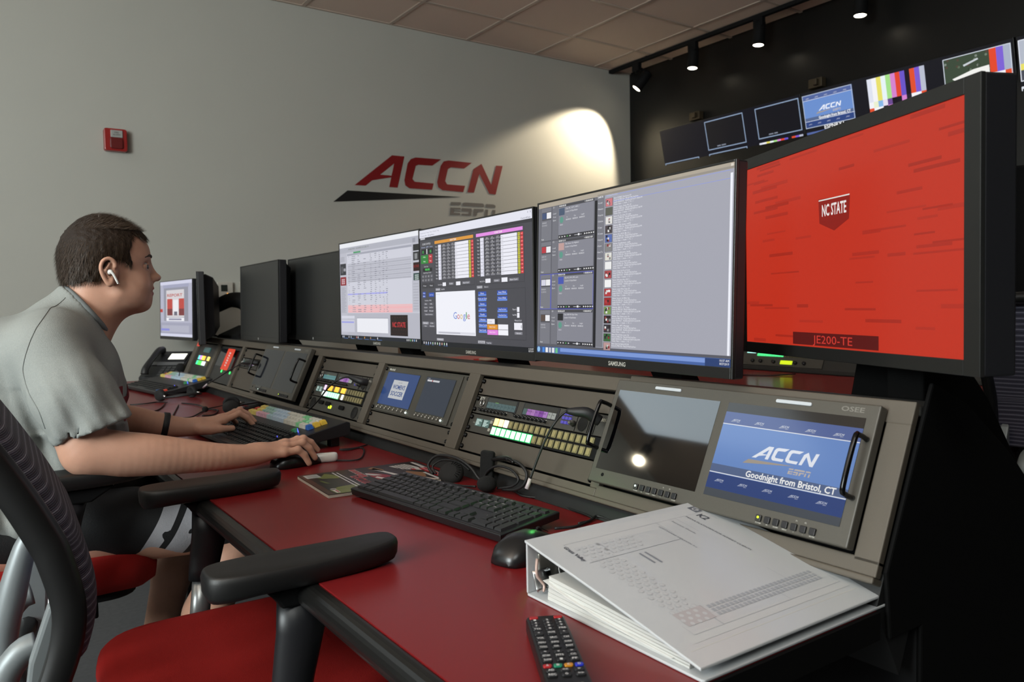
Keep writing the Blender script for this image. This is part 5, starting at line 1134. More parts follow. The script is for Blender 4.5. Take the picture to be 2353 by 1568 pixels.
def chair(lab,loc,rz=0,seat=.535,arm=.770,adx=0,group='red seated office chairs'):
    t=thing('office_chair',lab,'chair',loc,rz,group)
    dz=seat-.535
    # seat cushion: rounded slab, waterfall front
    g=G(); rings=[]
    for k,(z,s) in enumerate(((-.085,.80),(-.082,.9),(-.06,.985),(-.03,1.0),(-.012,.985),(-.003,.95),(.0,.88),(.0005,.5))):
        ring=[]
        for i in range(40):
            a=2*PI*i/40; c,s_=math.cos(a),math.sin(a); e=.42
            x=.235*math.copysign(abs(c)**e,c)*s; y=.245*math.copysign(abs(s_)**e,s_)*s
            zz=seat+z-(.022*max(0,(x-.12)/.115)**2 if x>.12 else 0)-.010*math.exp(-((x/.15)**2+(y/.15)**2))*(z>-.02)
            ring.append((x+.005,y,zz))
        rings.append(ring)
    g.loft(rings); obj('seat',g,SEATF,t)
    g=G(); g.rbox(-.19,.19,-.2,.2,seat-.105,seat-.082,.06,5,'z'); obj('seat_shell',g,BLKM,t,.004)
    # back frame: profile curve (x,z) swept on both sides, lumbar forward
    prof=[(-.325,.59),(-.296,.655),(-.281,.705),(-.279,.75),(-.291,.805),(-.300,.83),(-.325,.883),(-.354,.936),(-.385,.99),(-.42,1.06),(-.448,1.12)]
    P3=catmull([(x,0,z) for x,z in prof],4)
    for sy in (-1,1):
        g=G(); rings=[]
        for i,p in enumerate(P3):
            tv=(P3[min(i+1,len(P3)-1)]-P3[max(i-1,0)]).normalized(); nv=Vector((tv.z,0,-tv.x)); wd=.016+.004*math.sin(PI*i/(len(P3)-1))
            y=sy*(.235-.012*(i/(len(P3)-1)))
            rings.append([Vector((p.x,y,p.z+dz))+nv*a*wd+Vector((0,b*.011,0)) for a,b in ((-1,-1),(.6,-1),(1,-.4),(1,.4),(.6,1),(-1,1))])
        g.loft(rings,smooth=True); obj('back_frame',g,mat('chair_frame_black','#161616',.38),t)
    g=G(); p=P3[-1]; g.tube([(p.x,-.223,p.z+dz),(p.x-.008,-.15,p.z+.012+dz),(p.x-.012,0,p.z+.018+dz),(p.x-.008,.15,p.z+.012+dz),(p.x,.223,p.z+dz)],.016,10,sub=4); obj('top_rail',g,mat('chair_frame_black','#161616',.38),t)
    g=G(); p=P3[2]; g.tube([(p.x,-.235,p.z+dz-.03),(p.x-.03,0,p.z+dz-.03),(p.x,.235,p.z+dz-.03)],.016,10,sub=4); obj('lower_rail',g,mat('chair_frame_black','#161616',.38),t)
    # mesh
    bm=bmesh.new(); uv=bm.loops.layers.uv.new('UVMap'); n=22; grid=[]
    for i,p in enumerate(P3[5:]):
        row=[]
        for j in range(n+1):
            s=math.copysign(1-(1-abs(j/n*2-1))**1.6,j/n*2-1); y=.236*s; row.append(bm.verts.new((p.x+.004+(.036-.012*i/len(P3))*(1-abs(s)**7),y,p.z+dz)))
        grid.append(row)
    for i in range(len(grid)-1):
        for j in range(n):
            f=bm.faces.new((grid[i][j],grid[i][j+1],grid[i+1][j+1],grid[i+1][j])); f.smooth=True
            for l,(a,b) in zip(f.loops,((i,j),(i,j+1),(i+1,j+1),(i+1,j))): l[uv].uv=(b/n,a/(len(grid)-1)*1.6)
    me=bpy.data.meshes.new('mesh_back'); bm.to_mesh(me); bm.free(); me.materials.append(MESH); o=link('mesh_back',me,t); s_=o.modifiers.new('solid','SOLIDIFY'); s_.thickness=.003
    # silver back support, hinge cheeks and the bent tilt arm
    g=G(); g.tube([(-.310,.0,.79+dz),(-.320,0,.765+dz),(-.338,0,.70+dz),(-.352,0,.62+dz),(-.335,0,.52+dz),(-.25,0,.46+dz)],[.008,.015,.019,.019,.018,.016],14,sub=5); obj('back_support',g,SILV,t)
    for sy in (-1,1):
        g=G(); g.loft([[(x,sy*(.190+q),z+dz) for x,z in ((-.292,.745),(-.300,.735),(-.322,.67),(-.332,.60),(-.312,.56),(-.292,.58),(-.287,.66))] for q in (-.012,.012)],smooth=False); obj('hinge_cheek',g,SILV,t,.005)
        g=G(); y=sy*.115; g.tube([(-.312,y,.662+dz),(-.330,y,.655+dz),(-.350,y,.625+dz),(-.358,y,.57+dz),(-.34,y*.9,.50+dz),(-.26,y*.7,.455+dz)],[.0175,.018,.018,.017,.016,.015],18,sub=4); obj('tilt_arm',g,SILV,t)
    # arms
    for sy in (-1,1):
        g=G(); y=sy*.285; ra=[]
        for k,(z,s) in enumerate(((-.031,.80),(-.029,.90),(-.021,.98),(-.009,1.0),(-.003,.965),(-.0008,.93),(0,.87),(0,.45),(0,.02))):
            ring=[]
            for i in range(36):
                a=2*PI*i/36; c,s1=math.cos(a),math.sin(a)
                x=.133*math.copysign(abs(c)**.45,c); yy=(.045-.010*(x>0)*(x/.133))*math.copysign(abs(s1)**.55,s1)
                x*=(1-(1-s)*.35) if s>.8 else s; ring.append((x+adx,y+yy*s,arm+z+.006*(x/.133)**2*(x>0)-(.014*max(0,-x/.133-.5) if z<-.02 else 0)))
            ra.append(ring)
        g.loft(ra); obj('armrest_pad',g,ARMP,t)
        g=G(); g.loft([[(x+adx*.7,y+b*w,z) for x,b in ((x0,-1),(x1,-1),(x1,1),(x0,1))] for x0,x1,w,z in ((-.06,.085,.026,arm-.034),(-.045,.06,.024,arm-.05),(-.038,.042,.022,arm-.062))],smooth=False); obj('arm_bracket',g,BLKM,t,.004)
        def post(zs,rad,nm,m):
            g=G(); rings=[]
            for z,x0,x1 in zs: rings.append([((x0+x1)/2+(x1-x0)/2*math.cos(a)+adx*.7,y+rad*math.sin(a),z) for a in [2*PI*i/18 for i in range(18)]])
            g.loft(rings); obj(nm,g,m,t)
        post(((arm-.055,-.04,.038),(arm-.10,-.042,.026),(.60,-.050,.008),(.578,-.051,.004)),.021,'arm_sleeve',BLK)
        post(((.58,-.044,-.004),(.50,-.052,-.014),(.45,-.058,-.020)),.015,'arm_post',mat('silver_post','#9a9c9c',.3,.7))
        g=G(); g.tube([(-.04+adx*.7,y,.46),(-.045+adx*.7,y*.95,.43),(-.03,y*.6,.42),(-.02,0,.42)],[.018,.02,.02,.02],10,sub=4); obj('arm_carrier',g,SILV,t)
    # base
    g=G(); g.cyl((0,0,.40),(0,0,.44),.09,.09,n=20); g.box(-.10,.12,-.08,.08,.405,seat-.10); obj('mechanism',g,BLKM,t,.004)
    g=G(); g.cyl((0,0,.11),(0,0,.41),.026,.022,n=16); obj('gas_column',g,BLKM,t)
    for k in range(5):
        a=2*PI*k/5+.3; c,s_=math.cos(a),math.sin(a)
        g=G(); g.tube([(0,0,.115),(c*.15,s_*.15,.10),(c*.31,s_*.31,.075)],[.034,.024,.018],10,sub=3); obj('base_leg',g,BLK,t)
        g=G(); g.cyl((c*.31-s_*.02,s_*.31+c*.02,.028),(c*.31+s_*.02,s_*.31-c*.02,.028),.028,n=16); g.cyl((c*.31,s_*.31,.03),(c*.31,s_*.31,.08),.008,n=8); obj('caster',g,BLKM,t)
    return t
chair('empty office chair in the foreground with a red seat and black arms',(.375,1.315,0),rz=math.radians(-2))
chair('red office chair the man is sitting on',(.10,2.07,0),seat=.585,arm=.785,adx=.07)
# ---------------------------------------------------------------- second console row toward the video wall
X2=2.76
t=thing('second_control_desk','red topped control desk of the next row, seen under the monitors','desk',(X2,1.6,0))
REDG=mat('glossy_red_laminate','#b02a26',.2,spec=.6)
P2=[(.0,-3.4),(.0,.8),(-.10,1.3),(-.50,2.5),(-.58,3.25),(.62,3.25),(.62,-3.4)]
g=G(); g.prism([(x,y) for x,y in P2],DZ-.028,DZ,'z'); obj('desktop',g,REDG,t)
g=G(); g.tube([(x-.012,y,DZ-.022) for x,y in P2[:5]],.022,12); obj('front_edge',g,EDGE,t)
for y in (-3.2,-.8,2.9):
    g=G(); g.box(.1,.5,y-.03,y+.03,0,DZ-.03); obj('leg',g,PANELD,t,.004)
g=G()
def f2(Y,t=0,out=0): 
    up=Vector((.10,0,.22)).normalized(); ni=Vector((up.z,0,-up.x)); return frame(((0,-1,0),tuple(ni),tuple(up)),Vector((3.40,Y,DZ+.025))+up*t-ni*out)
c2=thing('second_console','dark equipment console of the next row behind the red monitor','console',(3.5,1.6,0))
g=G(); g.prism([(-.10,DZ+.001),(-.10,DZ+.02),(.0,DZ+.24),(.30,DZ+.22),(.5,DZ-.1),(.5,.02),(-.0,.02),(.0,DZ-.04),(-.10,DZ+.001)][:-1],-3.4,2.4,'y'); obj('body',g,mat('second_console_steel','#2e2c28',.5),c2,.003)
def gear(Y,w,lab,kind):
    t=thing('rack_unit',lab,'rack equipment',mt=f2(Y,.0,.004),group='lit equipment on the next console')
    g=G(); g.box(-w/2,w/2,0,.004,.0,.09); obj('faceplate',g,mat('grey_rack_face','#4a463e',.45),t,.001)
    for i in range(16):
        for r in range(2):
            c=(('#c070e0','#9a60d0')[i%2] if i<5 else None) if r==0 else ('#48d880' if i<9 else None)
            g=G(); x=-w/2+.09+i*.018; g.box(x,x+.015,-.004,0,.085-r*.02-.014,.085-r*.02); obj('push_button',g,mat('lit_button_b'+c.lstrip('#'),c,.4,emit=c,es=1.2) if c else mat('unlit_button','#6b6444',.35),t,.0005)
    g=G(); g.box(-w/2+.02,-w/2+.075,-.002,0,.065,.085); obj('status_display',g,mat('cyan_display','#c8fff4',.3,emit='#a8f8ec',es=1),t)
    g=G(); g.box(.0,.07,-.002,0,.012,.032); obj('yellow_display',g,mat('yellow_display','#c8e020',.3,emit='#c8e020',es=.9),t)
    for x in (-.17,-.12,-.04,.09,.14):
        g=G(); g.cyl((x,0,.022),(x,-.012,.022),.010,.008,n=12); obj('knob',g,BLK,t)
gear(2.50,.48,'lit rack unit on the next console, seen under the red screen','a')
gear(1.05,.48,'lit rack unit on the next console at the right photo edge','a')
t=thing('cable','thin dark cable lying on the next red desk','cord',(3.2,2.5,DZ)); g=G(); g.tube([(0,.25,.003),(-.06,.15,.003),(-.10,.0,.003),(-.04,-.12,.003),(.05,-.2,.01)],.003,8,sub=5); obj('wire',g,RUB,t)
chair('black armed chair tucked at the next desk, right of the red monitor',(2.93,.925,0),seat=.50,arm=.775,adx=.0)
# a rear shelf monitor of the next row, seen edge on at the photo's right margin
t=thing('desktop_monitor','narrow glossy monitor edge glowing at the right margin','monitor',mt=mon_frame((3.35,1.34,.28),-60,0))
g=G(); g.box(-.30,.30,0,.05,-.36,.22); obj('back_shell',g,mat('gloss_black_shell','#08080a',.12),t,.006)
g=G(); g.box(-.29,.29,-.001,0,-.34,.21); obj('screen',g,GLASS,t)
# red and pale cloth and a small wood box on the far desk, seen between the monitor stands
t=thing('folded_shirt','folded red and white shirt on the next desk, under the monitors','clothing',(2.58,3.98,DZ))
g=G(); 
for k,(a,b,c_,d_,z) in enumerate(((-.09,.10,-.14,.16,.0),(-.08,.09,-.12,.13,.012),(-.05,.07,-.08,.10,.024))):
    g.rbox(a,b,c_,d_,z,z+.013,.03,4,'z')
obj('red_cloth',g,mat('red_cloth','#b8322c',.85,bump=.5,bscale=60),t,.004)
g=G(); g.rbox(-.07,.0,-.11,.0,.037,.048,.02,4,'z'); obj('white_print',g,mat('cream_cloth','#d8c8b0',.85),t,.003)
t=thing('wooden_box','small brown wooden box on the far desk between two monitor stands','box',(2.45,4.74,DZ))
g=G(); g.box(-.04,.04,-.10,.10,0,.09); obj('body',g,mat('brown_wood','#6d5848',.6,noise=.3,nscale=30),t,.003)
g=G(); g.box(-.043,.043,-.103,.103,.09,.10); obj('lid',g,mat('brown_wood','#6d5848',.6,noise=.3,nscale=30),t,.002)
# ---------------------------------------------------------------- the man: one continuous surface from blended volumes
class Field:
    def __init__(s,xs,ys,zs):
        s.x,s.y,s.z=[np.asarray(a,np.float32) for a in (xs,ys,zs)]; s.F=np.full((len(xs),len(ys),len(zs)),.12,np.float32)
    def sub(s,lo,hi):
        i=[(max(0,np.searchsorted(a,l)-1),min(len(a),np.searchsorted(a,h)+1)) for a,l,h in zip((s.x,s.y,s.z),lo,hi)]
        sl=tuple(slice(a,b) for a,b in i)
        return sl,s.x[sl[0]][:,None,None],s.y[sl[1]][None,:,None],s.z[sl[2]][None,None,:]
    def put(s,sl,d,k,op='u'):
        A=s.F[sl]
        if op=='u':
            if k>0: h=np.maximum(k-np.abs(A-d),0)/k; s.F[sl]=np.minimum(A,d)-h*h*k*.25
            else: s.F[sl]=np.minimum(A,d)
        else:
            if k>0: h=np.maximum(k-np.abs(A+d),0)/k; s.F[sl]=np.maximum(A,-d)+h*h*k*.25
            else: s.F[sl]=np.maximum(A,-d)
    def cap(s,a,b,ra,rb=None,k=.012,op='u',sc=(1,1,1)):
        rb=ra if rb is None else rb; a=np.array(a,np.float32);b=np.array(b,np.float32); sc=np.array(sc,np.float32); m=(max(ra,rb))*max(sc)+k+.03
        sl,X,Y,Z=s.sub(np.minimum(a,b)-m,np.maximum(a,b)+m)
        if 0 in s.F[sl].shape: return
        A=a/sc;B=b/sc; d=B-A; L=float(d@d)+1e-9
        px,py,pz=X/sc[0]-A[0],Y/sc[1]-A[1],Z/sc[2]-A[2]
        t=np.clip((px*d[0]+py*d[1]+pz*d[2])/L,0,1)
        D=np.sqrt((px-t*d[0])**2+(py-t*d[1])**2+(pz-t*d[2])**2)-(ra+(rb-ra)*t)
        s.put(sl,D*float(min(sc)),k,op)
    def ell(s,c,r,k=.012,op='u',ry=0):
        m=max(r)+k+.03; sl,X,Y,Z=s.sub([v-m for v in c],[v+m for v in c])
        if 0 in s.F[sl].shape: return
        x,y,z=X-c[0],Y-c[1],Z-c[2]
        if ry: cs,sn=math.cos(ry),math.sin(ry); x,z=x*cs-z*sn,x*sn+z*cs
        k0=np.sqrt((x/r[0])**2+(y/r[1])**2+(z/r[2])**2); k1=np.sqrt((x/r[0]**2)**2+(y/r[1]**2)**2+(z/r[2]**2)**2)+1e-6
        s.put(sl,k0*(k0-1)/k1,k,op)
    def plane(s,lo,hi,p,n):   # keep only the side away from n inside the box
        sl,X,Y,Z=s.sub(lo,hi); n=np.array(n,float); n/=np.linalg.norm(n)
        s.F[sl]=np.maximum(s.F[sl],(X-p[0])*n[0]+(Y-p[1])*n[1]+(Z-p[2])*n[2])
    def mesh(s,name):
        F=s.F; I=F<0; nx,ny,nz=F.shape
        c=np.zeros((nx-1,ny-1,nz-1),np.int8)
        for a in (0,1):
            for b in (0,1):
                for d in (0,1): c+=I[a:nx-1+a,b:ny-1+b,d:nz-1+d]
        act=(c>0)&(c<8); idx=np.argwhere(act); n=len(idx)
        lut=np.full(act.shape,-1,np.int32); lut[act]=np.arange(n)
        P=np.zeros((n,3)); W=np.zeros(n); ax=(s.x,s.y,s.z)
        for d in range(3):
            e=[q for q in range(3) if q!=d]
            for a in (0,1):
                for b in (0,1):
                    o=np.zeros(3,int); o[e[0]]=a;o[e[1]]=b; i0=idx+o; i1=i0.copy(); i1[:,d]+=1
                    f0=F[i0[:,0],i0[:,1],i0[:,2]]; f1=F[i1[:,0],i1[:,1],i1[:,2]]; m=(f0<0)!=(f1<0)
                    t=np.where(m,f0/(f0-f1+1e-12),0)
                    p=np.stack([ax[q][i0[:,q]] for q in range(3)],1).astype(float); p[:,d]+=t*(ax[d][i1[:,d]]-ax[d][i0[:,d]])
                    P[m]+=p[m]; W[m]+=1
        P/=np.maximum(W,1)[:,None]; faces=[]
        for d in range(3):
            sl0=[slice(None)]*3; sl1=[slice(None)]*3; sl0[d]=slice(0,-1); sl1[d]=slice(1,None)
            ch=I[tuple(sl0)]!=I[tuple(sl1)]; e=[q for q in range(3) if q!=d]
            E=np.argwhere(ch); 
            ok=(E[:,e[0]]>0)&(E[:,e[1]]>0)&(E[:,e[0]]<F.shape[e[0]]-1)&(E[:,e[1]]<F.shape[e[1]]-1); E=E[ok]
            q=[]
            for a,b in ((1,1),(0,1),(0,0),(1,0)):
                c_=E.copy(); c_[:,e[0]]-=a; c_[:,e[1]]-=b; q.append(lut[c_[:,0],c_[:,1],c_[:,2]])
            q=np.stack(q,1); ins=I[E[:,0],E[:,1],E[:,2]]
            fl=ins if d!=1 else ~ins
            q[~fl]=q[~fl][:,::-1]; q=q[(q>=0).all(1)]; faces.append(q)
        Q=np.concatenate(faces); me=bpy.data.meshes.new(name)
        me.vertices.add(n); me.vertices.foreach_set('co',P.ravel()); me.loops.add(len(Q)*4); me.loops.foreach_set('vertex_index',Q.ravel().astype(np.int32))
        me.polygons.add(len(Q)); me.polygons.foreach_set('loop_start',np.arange(0,len(Q)*4,4,dtype=np.int32)); me.polygons.foreach_set('loop_total',np.full(len(Q),4,dtype=np.int32))
        me.polygons.foreach_set('use_smooth',np.ones(len(Q),bool)); me.update(calc_edges=True); me.validate(); return me
def axis_(*segs):
    out=[segs[0][0]]
    for a,b,st in segs:
        n=max(1,int(round((b-a)/st))); out+=list(a+(b-a)*np.arange(1,n+1)/n)
    return out
man=thing('person','seated man in a grey t-shirt leaning to the screens, white earbud in his ear','person',(0,0,0))
# -- skin: head, neck, arms, hands and lower legs in one mesh
S=Field(axis_((-.30,.14,.008),(.14,.70,.0026)),axis_((1.68,1.72,.004),(1.72,1.86,.0028),(1.86,1.93,.005),(1.93,2.11,.0026),(2.11,2.18,.005),(2.18,2.31,.0028),(2.31,2.42,.006)),
        axis_((0,.66,.009),(.66,.72,.006),(.72,.87,.0026),(.87,1.08,.006),(1.08,1.345,.0024)))
HY=2.02
S.ell((.262,HY,1.236),(.080,.074,.085),.01); S.ell((.242,HY,1.215),(.060,.066,.062),.02)
S.ell((.308,HY,1.240),(.053,.060,.050),.03); S.ell((.306,HY,1.186),(.050,.057,.064),.03)
S.ell((.300,HY,1.140),(.050,.052,.034),.03); S.ell((.343,HY,1.124),(.0165,.022,.0155),.022)
S.ell((.288,HY,1.128),(.055,.050,.026),.03)
for sy in (-1,1):
    S.ell((.326,HY+sy*.034,1.168),(.028,.024,.030),.022); S.cap((.340,HY+sy*.012,1.229),(.336,HY+sy*.038,1.232),.0125,.011,.014)
    S.cap((.285,HY+sy*.052,1.146),(.325,HY+sy*.036,1.130),.014,.012,.02)
    S.ell((.355,HY+sy*.037,1.209),(.021,.018,.0105),.008,'s')
    S.ell((.3335,HY+sy*.032,1.208),(.0125,.0145,.0120),.004)
    S.cap((.350,HY+sy*.020,1.212),(.3515,HY+sy*.032,1.2142),.0032,.0032,.005); S.cap((.3515,HY+sy*.032,1.2142),(.343,HY+sy*.0455,1.2095),.0030,.0026,.005); S.cap((.350,HY+sy*.021,1.2025),(.350,HY+sy*.032,1.2018),.0024,.0024,.005); S.cap((.350,HY+sy*.032,1.2018),(.343,HY+sy*.045,1.205),.0022,.0022,.005)
S.cap((.348,HY,1.226),(.366,HY,1.196),.0075,.0085,.012); S.ell((.3735,HY,1.1845),(.0115,.0115,.0095),.008)
for sy in (-1,1):
    S.ell((.3655,HY+sy*.0115,1.181),(.0095,.0068,.0075),.006); S.ell((.372,HY+sy*.0055,1.1755),(.0042,.003,.0038),.003,'s')
S.ell((.352,HY,1.163),(.013,.024,.014),.014); S.ell((.349,HY,1.140),(.012,.022,.012),.012)
S.cap((.3615,HY-.010,1.158),(.3615,HY+.010,1.158),.0058,.0058,.005,sc=(1,1,.8)); S.cap((.3595,HY-.009,1.1472),(.3595,HY+.009,1.1472),.0064,.0064,.005,sc=(1,1,.85))
S.cap((.367,HY-.020,1.1528),(.367,HY+.020,1.1528),.0022,.0022,.003,'s'); S.cap((.349,HY-.022,1.1528),(.366,HY-.010,1.1528),.0022,.0022,.003,'s'); S.cap((.349,HY+.022,1.1528),(.366,HY+.010,1.1528),.0022,.0022,.003,'s')
# ears
for sy in (-1,1):
    ex,ez=.262,1.192; yy=HY+sy*.0755
    S.ell((ex+.004,HY+sy*.069,ez+.002),(.0165,.010,.030),.008)
    ring=[(.014,.004,.012),(.012,.006,.024),(.002,.008,.031),(-.010,.010,.026),(-.0155,.010,.012),(-.013,.009,-.004),(-.007,.008,-.017),(-.001,.006,-.026),(.005,.004,-.024),(.007,.003,-.014)]
    ring=[tuple(v) for v in catmull(ring,3)]
    for a,b in zip(ring[:-1],ring[1:]): S.cap((ex+a[0],yy+sy*a[1]*.8,ez+a[2]),(ex+b[0],yy+sy*b[1]*.8,ez+b[2]),.0034,.0034,.0035)
    S.cap((ex+.003,yy+sy*.004,ez+.020),(ex-.006,yy+sy*.006,ez+.004),.003,.003,.004); S.cap((ex-.006,yy+sy*.006,ez+.004),(ex+.001,yy+sy*.004,ez-.010),.003,.003,.004)
    S.ell((ex+.002,yy+sy*.003,ez-.023),(.0065,.005,.0085),.005); S.ell((ex+.004,yy+sy*.007,ez+.001),(.0060,.0075,.0095),.004,'s'); S.ell((ex+.012,yy+sy*.001,ez-.003),(.004,.004,.006),.004)
# neck and torso under the shirt
S.cap((.236,HY,1.135),(.175,2.03,1.045),.057,.068,.03); S.cap((.262,HY,1.115),(.225,2.025,1.055),.040,.050,.03)
S.cap((.13,2.04,1.0),(-.06,2.05,.66),.105,.13,.05,sc=(1,1.25,1)); S.cap((.13,1.88,1.0),(.13,2.20,1.0),.055,.055,.04)
# right arm (near) and left arm (far)
def hand(w,mc,pips,tips,rad,thumb):
    w=np.array(w)
    for m_ in mc: S.cap(w+(np.array(m_)-w)*.12,m_,.0135,.0105,.014)
    for m_,p_,t_ in zip(mc,pips,tips):
        m_,p_,t_=map(np.array,(m_,p_,t_)); d_=p_+(t_-p_)*.45+np.array((.003,0,.003))
        S.cap(m_,p_,rad*1.08,rad,.004); S.cap(p_,d_,rad,rad*.92,.003); S.cap(d_,t_,rad*.92,rad*.78,.003); S.ell(tuple(m_+np.array((0,0,.0025))),(.0105,.0095,.0095),.006); S.ell(tuple(p_+np.array((0,0,.001))),(rad*1.08,rad*1.06,rad*1.08),.003)
    a,b,c=thumb; S.cap(w+(np.array(mc[0])-w)*.15,np.array(a)*.45+np.array(b)*.55,.017,.0125,.016); S.cap(a,b,.0145,.0108,.012); S.cap(b,c,.0105,.0085,.004)
def limb(pts,rad,n=5):
    P=catmull(pts,n); R=[v.x for v in catmull([(r,0,0) for r in rad],n)]
    for a,b,ra,rb in zip(P[:-1],P[1:],R[:-1],R[1:]): S.cap(tuple(a),tuple(b),ra,rb,.0015)
limb([(.135,1.845,1.0),(.160,1.80,.91),(.190,1.772,.835),(.235,1.763,.817),(.30,1.756,.807),(.37,1.751,.796),(.44,1.748,.786),(.50,1.752,.781),(.53,1.755,.783)],[.056,.051,.047,.0465,.043,.036,.029,.0245,.0225])
S.ell((.176,1.772,.815),(.030,.032,.030),.03)
hand((.50,1.755,.781),[(.588,1.792,.789),(.590,1.773,.794),(.585,1.754,.790),(.576,1.737,.780)],[(.628,1.797,.796),(.634,1.775,.800),(.624,1.754,.795),(.606,1.733,.783)],[(.662,1.800,.770),(.668,1.776,.770),(.652,1.750,.757),(.630,1.730,.750)],.0085,((.515,1.785,.772),(.553,1.812,.763),(.585,1.812,.758)))
limb([(.135,2.235,1.0),(.17,2.28,.91),(.205,2.322,.835),(.26,2.308,.826),(.33,2.286,.818),(.40,2.268,.802),(.46,2.256,.789),(.505,2.250,.786)],[.056,.051,.047,.046,.041,.034,.027,.0235])
hand((.49,2.25,.786),[(.572,2.222,.800),(.575,2.241,.805),(.570,2.260,.801),(.560,2.277,.793)],[(.612,2.218,.815),(.620,2.241,.822),(.612,2.262,.815),(.592,2.283,.803)],[(.648,2.216,.782),(.660,2.240,.786),(.650,2.264,.784),(.622,2.288,.780)],.0085,((.510,2.222,.782),(.556,2.206,.779),(.590,2.212,.777)))
# lower legs
for hy,kx,ky,ax,ay in ((1.95,.52,1.885,.34,1.87),(2.16,.52,2.25,.36,2.27)):
    S.cap((-.06,hy,.635),(kx,ky,.60),.080,.060,.03); S.cap((kx,ky,.59),(kx-.09,ky,.40),.057,.050,.02); S.cap((kx-.09,ky,.40),(ax,ay,.09),.050,.034,.02)
skin=mat('skin','#bb8f79',.48,noise=.07,nscale=55,bump=.12,bscale=900,spec=.35)
b=skin.node_tree.nodes['Principled BSDF']; b.inputs['Subsurface Weight'].default_value=.12; b.inputs['Subsurface Radius'].default_value=(.02,.008,.005); b.inputs['Subsurface Scale'].default_value=.4
me=S.mesh('body'); me.materials.append(skin); me.materials.append(mat('lip_skin','#a8655c',.42,spec=.4)); me0=me
for p in me.polygons:
    c=p.center
    if c.x>.353 and abs(c.y-HY)<.021 and 1.1425<c.z<1.1615: p.material_index=1
body=link('body',me,man)
# -- hair
hx=axis_((.14,.38,.0028)); hy_=axis_((1.92,2.12,.0028)); hz=axis_((1.13,1.35,.0028))
Hf=Field(hx,hy_,hz)
Hf.ell((.262,HY,1.240),(.085,.079,.090),.01); Hf.ell((.238,HY,1.220),(.064,.070,.066),.03); Hf.ell((.306,HY,1.250),(.056,.062,.050),.03); Hf.ell((.206,HY,1.185),(.030,.045,.03),.02)
Hf.cap((.31,HY-.058,1.21),(.30,HY-.060,1.185),.010,.006,.012); Hf.cap((.31,HY+.058,1.21),(.30,HY+.060,1.185),.010,.006,.012)
def px(p): # profile outline measured on the side view, in metres
    return (.269+.000894*(p[0]-240),1.332-.001004*(p[1]-490))
poly=[px(p) for p in ((338,540),(329,550),(315,549),(302,539),(293,543),(290,562),(284,580),(289,605),(287,618),(279,612),(268,604),(256,600),(240,602),(228,612),(224,625),(219,648),(206,652),(190,653),(160,655),(140,652),(126,640),(100,600),(100,460),(380,460),(380,520),(345,530))]
def polysd(X,Z,poly):
    d=np.full(X.shape,9.,np.float32); ins=np.zeros(X.shape,bool); n=len(poly)
    for i in range(n):
        x0,z0=poly[i]; x1,z1=poly[(i+1)%n]; ex,ez=x1-x0,z1-z0; t=np.clip(((X-x0)*ex+(Z-z0)*ez)/(ex*ex+ez*ez),0,1)
        d=np.minimum(d,np.hypot(X-x0-t*ex,Z-z0-t*ez)); c=((z0>Z)!=(z1>Z))&(X<(x1-x0)*(Z-z0)/(z1-z0+1e-12)+x0); ins^=c
    return np.where(ins,-d,d)
XX,ZZ=np.meshgrid(Hf.x,Hf.z,indexing='ij'); pd=polysd(XX,ZZ,poly)[:,None,:]
X,Y,Z=Hf.x[:,None,None],Hf.y[None,:,None],Hf.z[None,None,:]
n1=np.sin(X*310+np.sin(Z*190)*2)*np.sin(Z*270+Y*180)*np.sin(Y*330+X*120)
Hf.F=np.maximum(Hf.F+.0016*n1.astype(np.float32),pd+.002*n1.astype(np.float32))
me=Hf.mesh('hair'); HAIR=mat('dark_brown_hair','#1f140b',.62,noise=.45,nscale=160,bump=.5,bscale=300,spec=.25); me.materials.append(HAIR); hair=link('hair',me,man)
# short strands that break the outline
vs=np.array([v.co for v in me.vertices]); ns=np.array([v.normal for v in me.vertices]); rng=np.random.default_rng(4)
pick=rng.choice(len(vs),26000); V=[];Fc=[]
for q in pick:
    p=vs[q]; n=ns[q]
    if n@np.array((p[0]-.256,p[1]-HY,p[2]-1.22))<0: continue
    dirv=n*.26+np.array((.45 if p[2]>1.27 else -.12,0,-.75 if p[2]<1.29 else -.05))+rng.normal(0,.09,3); dirv/=np.linalg.norm(dirv); sd=np.cross(dirv,n); sd/=np.linalg.norm(sd)+1e-9
    L_=rng.uniform(.009,.017); b0=p-n*.0008; k=len(V); V+=[tuple(b0-sd*.0004),tuple(b0+sd*.0004),tuple(b0+dirv*L_)]; Fc.append((k,k+1,k+2))
m2=bpy.data.meshes.new('hair_strands'); m2.from_pydata(V,[],Fc); m2.materials.append(mat('hair_strand','#30200f',.5)); o=link('hair_strands',m2,man); o['kind']='stuff'
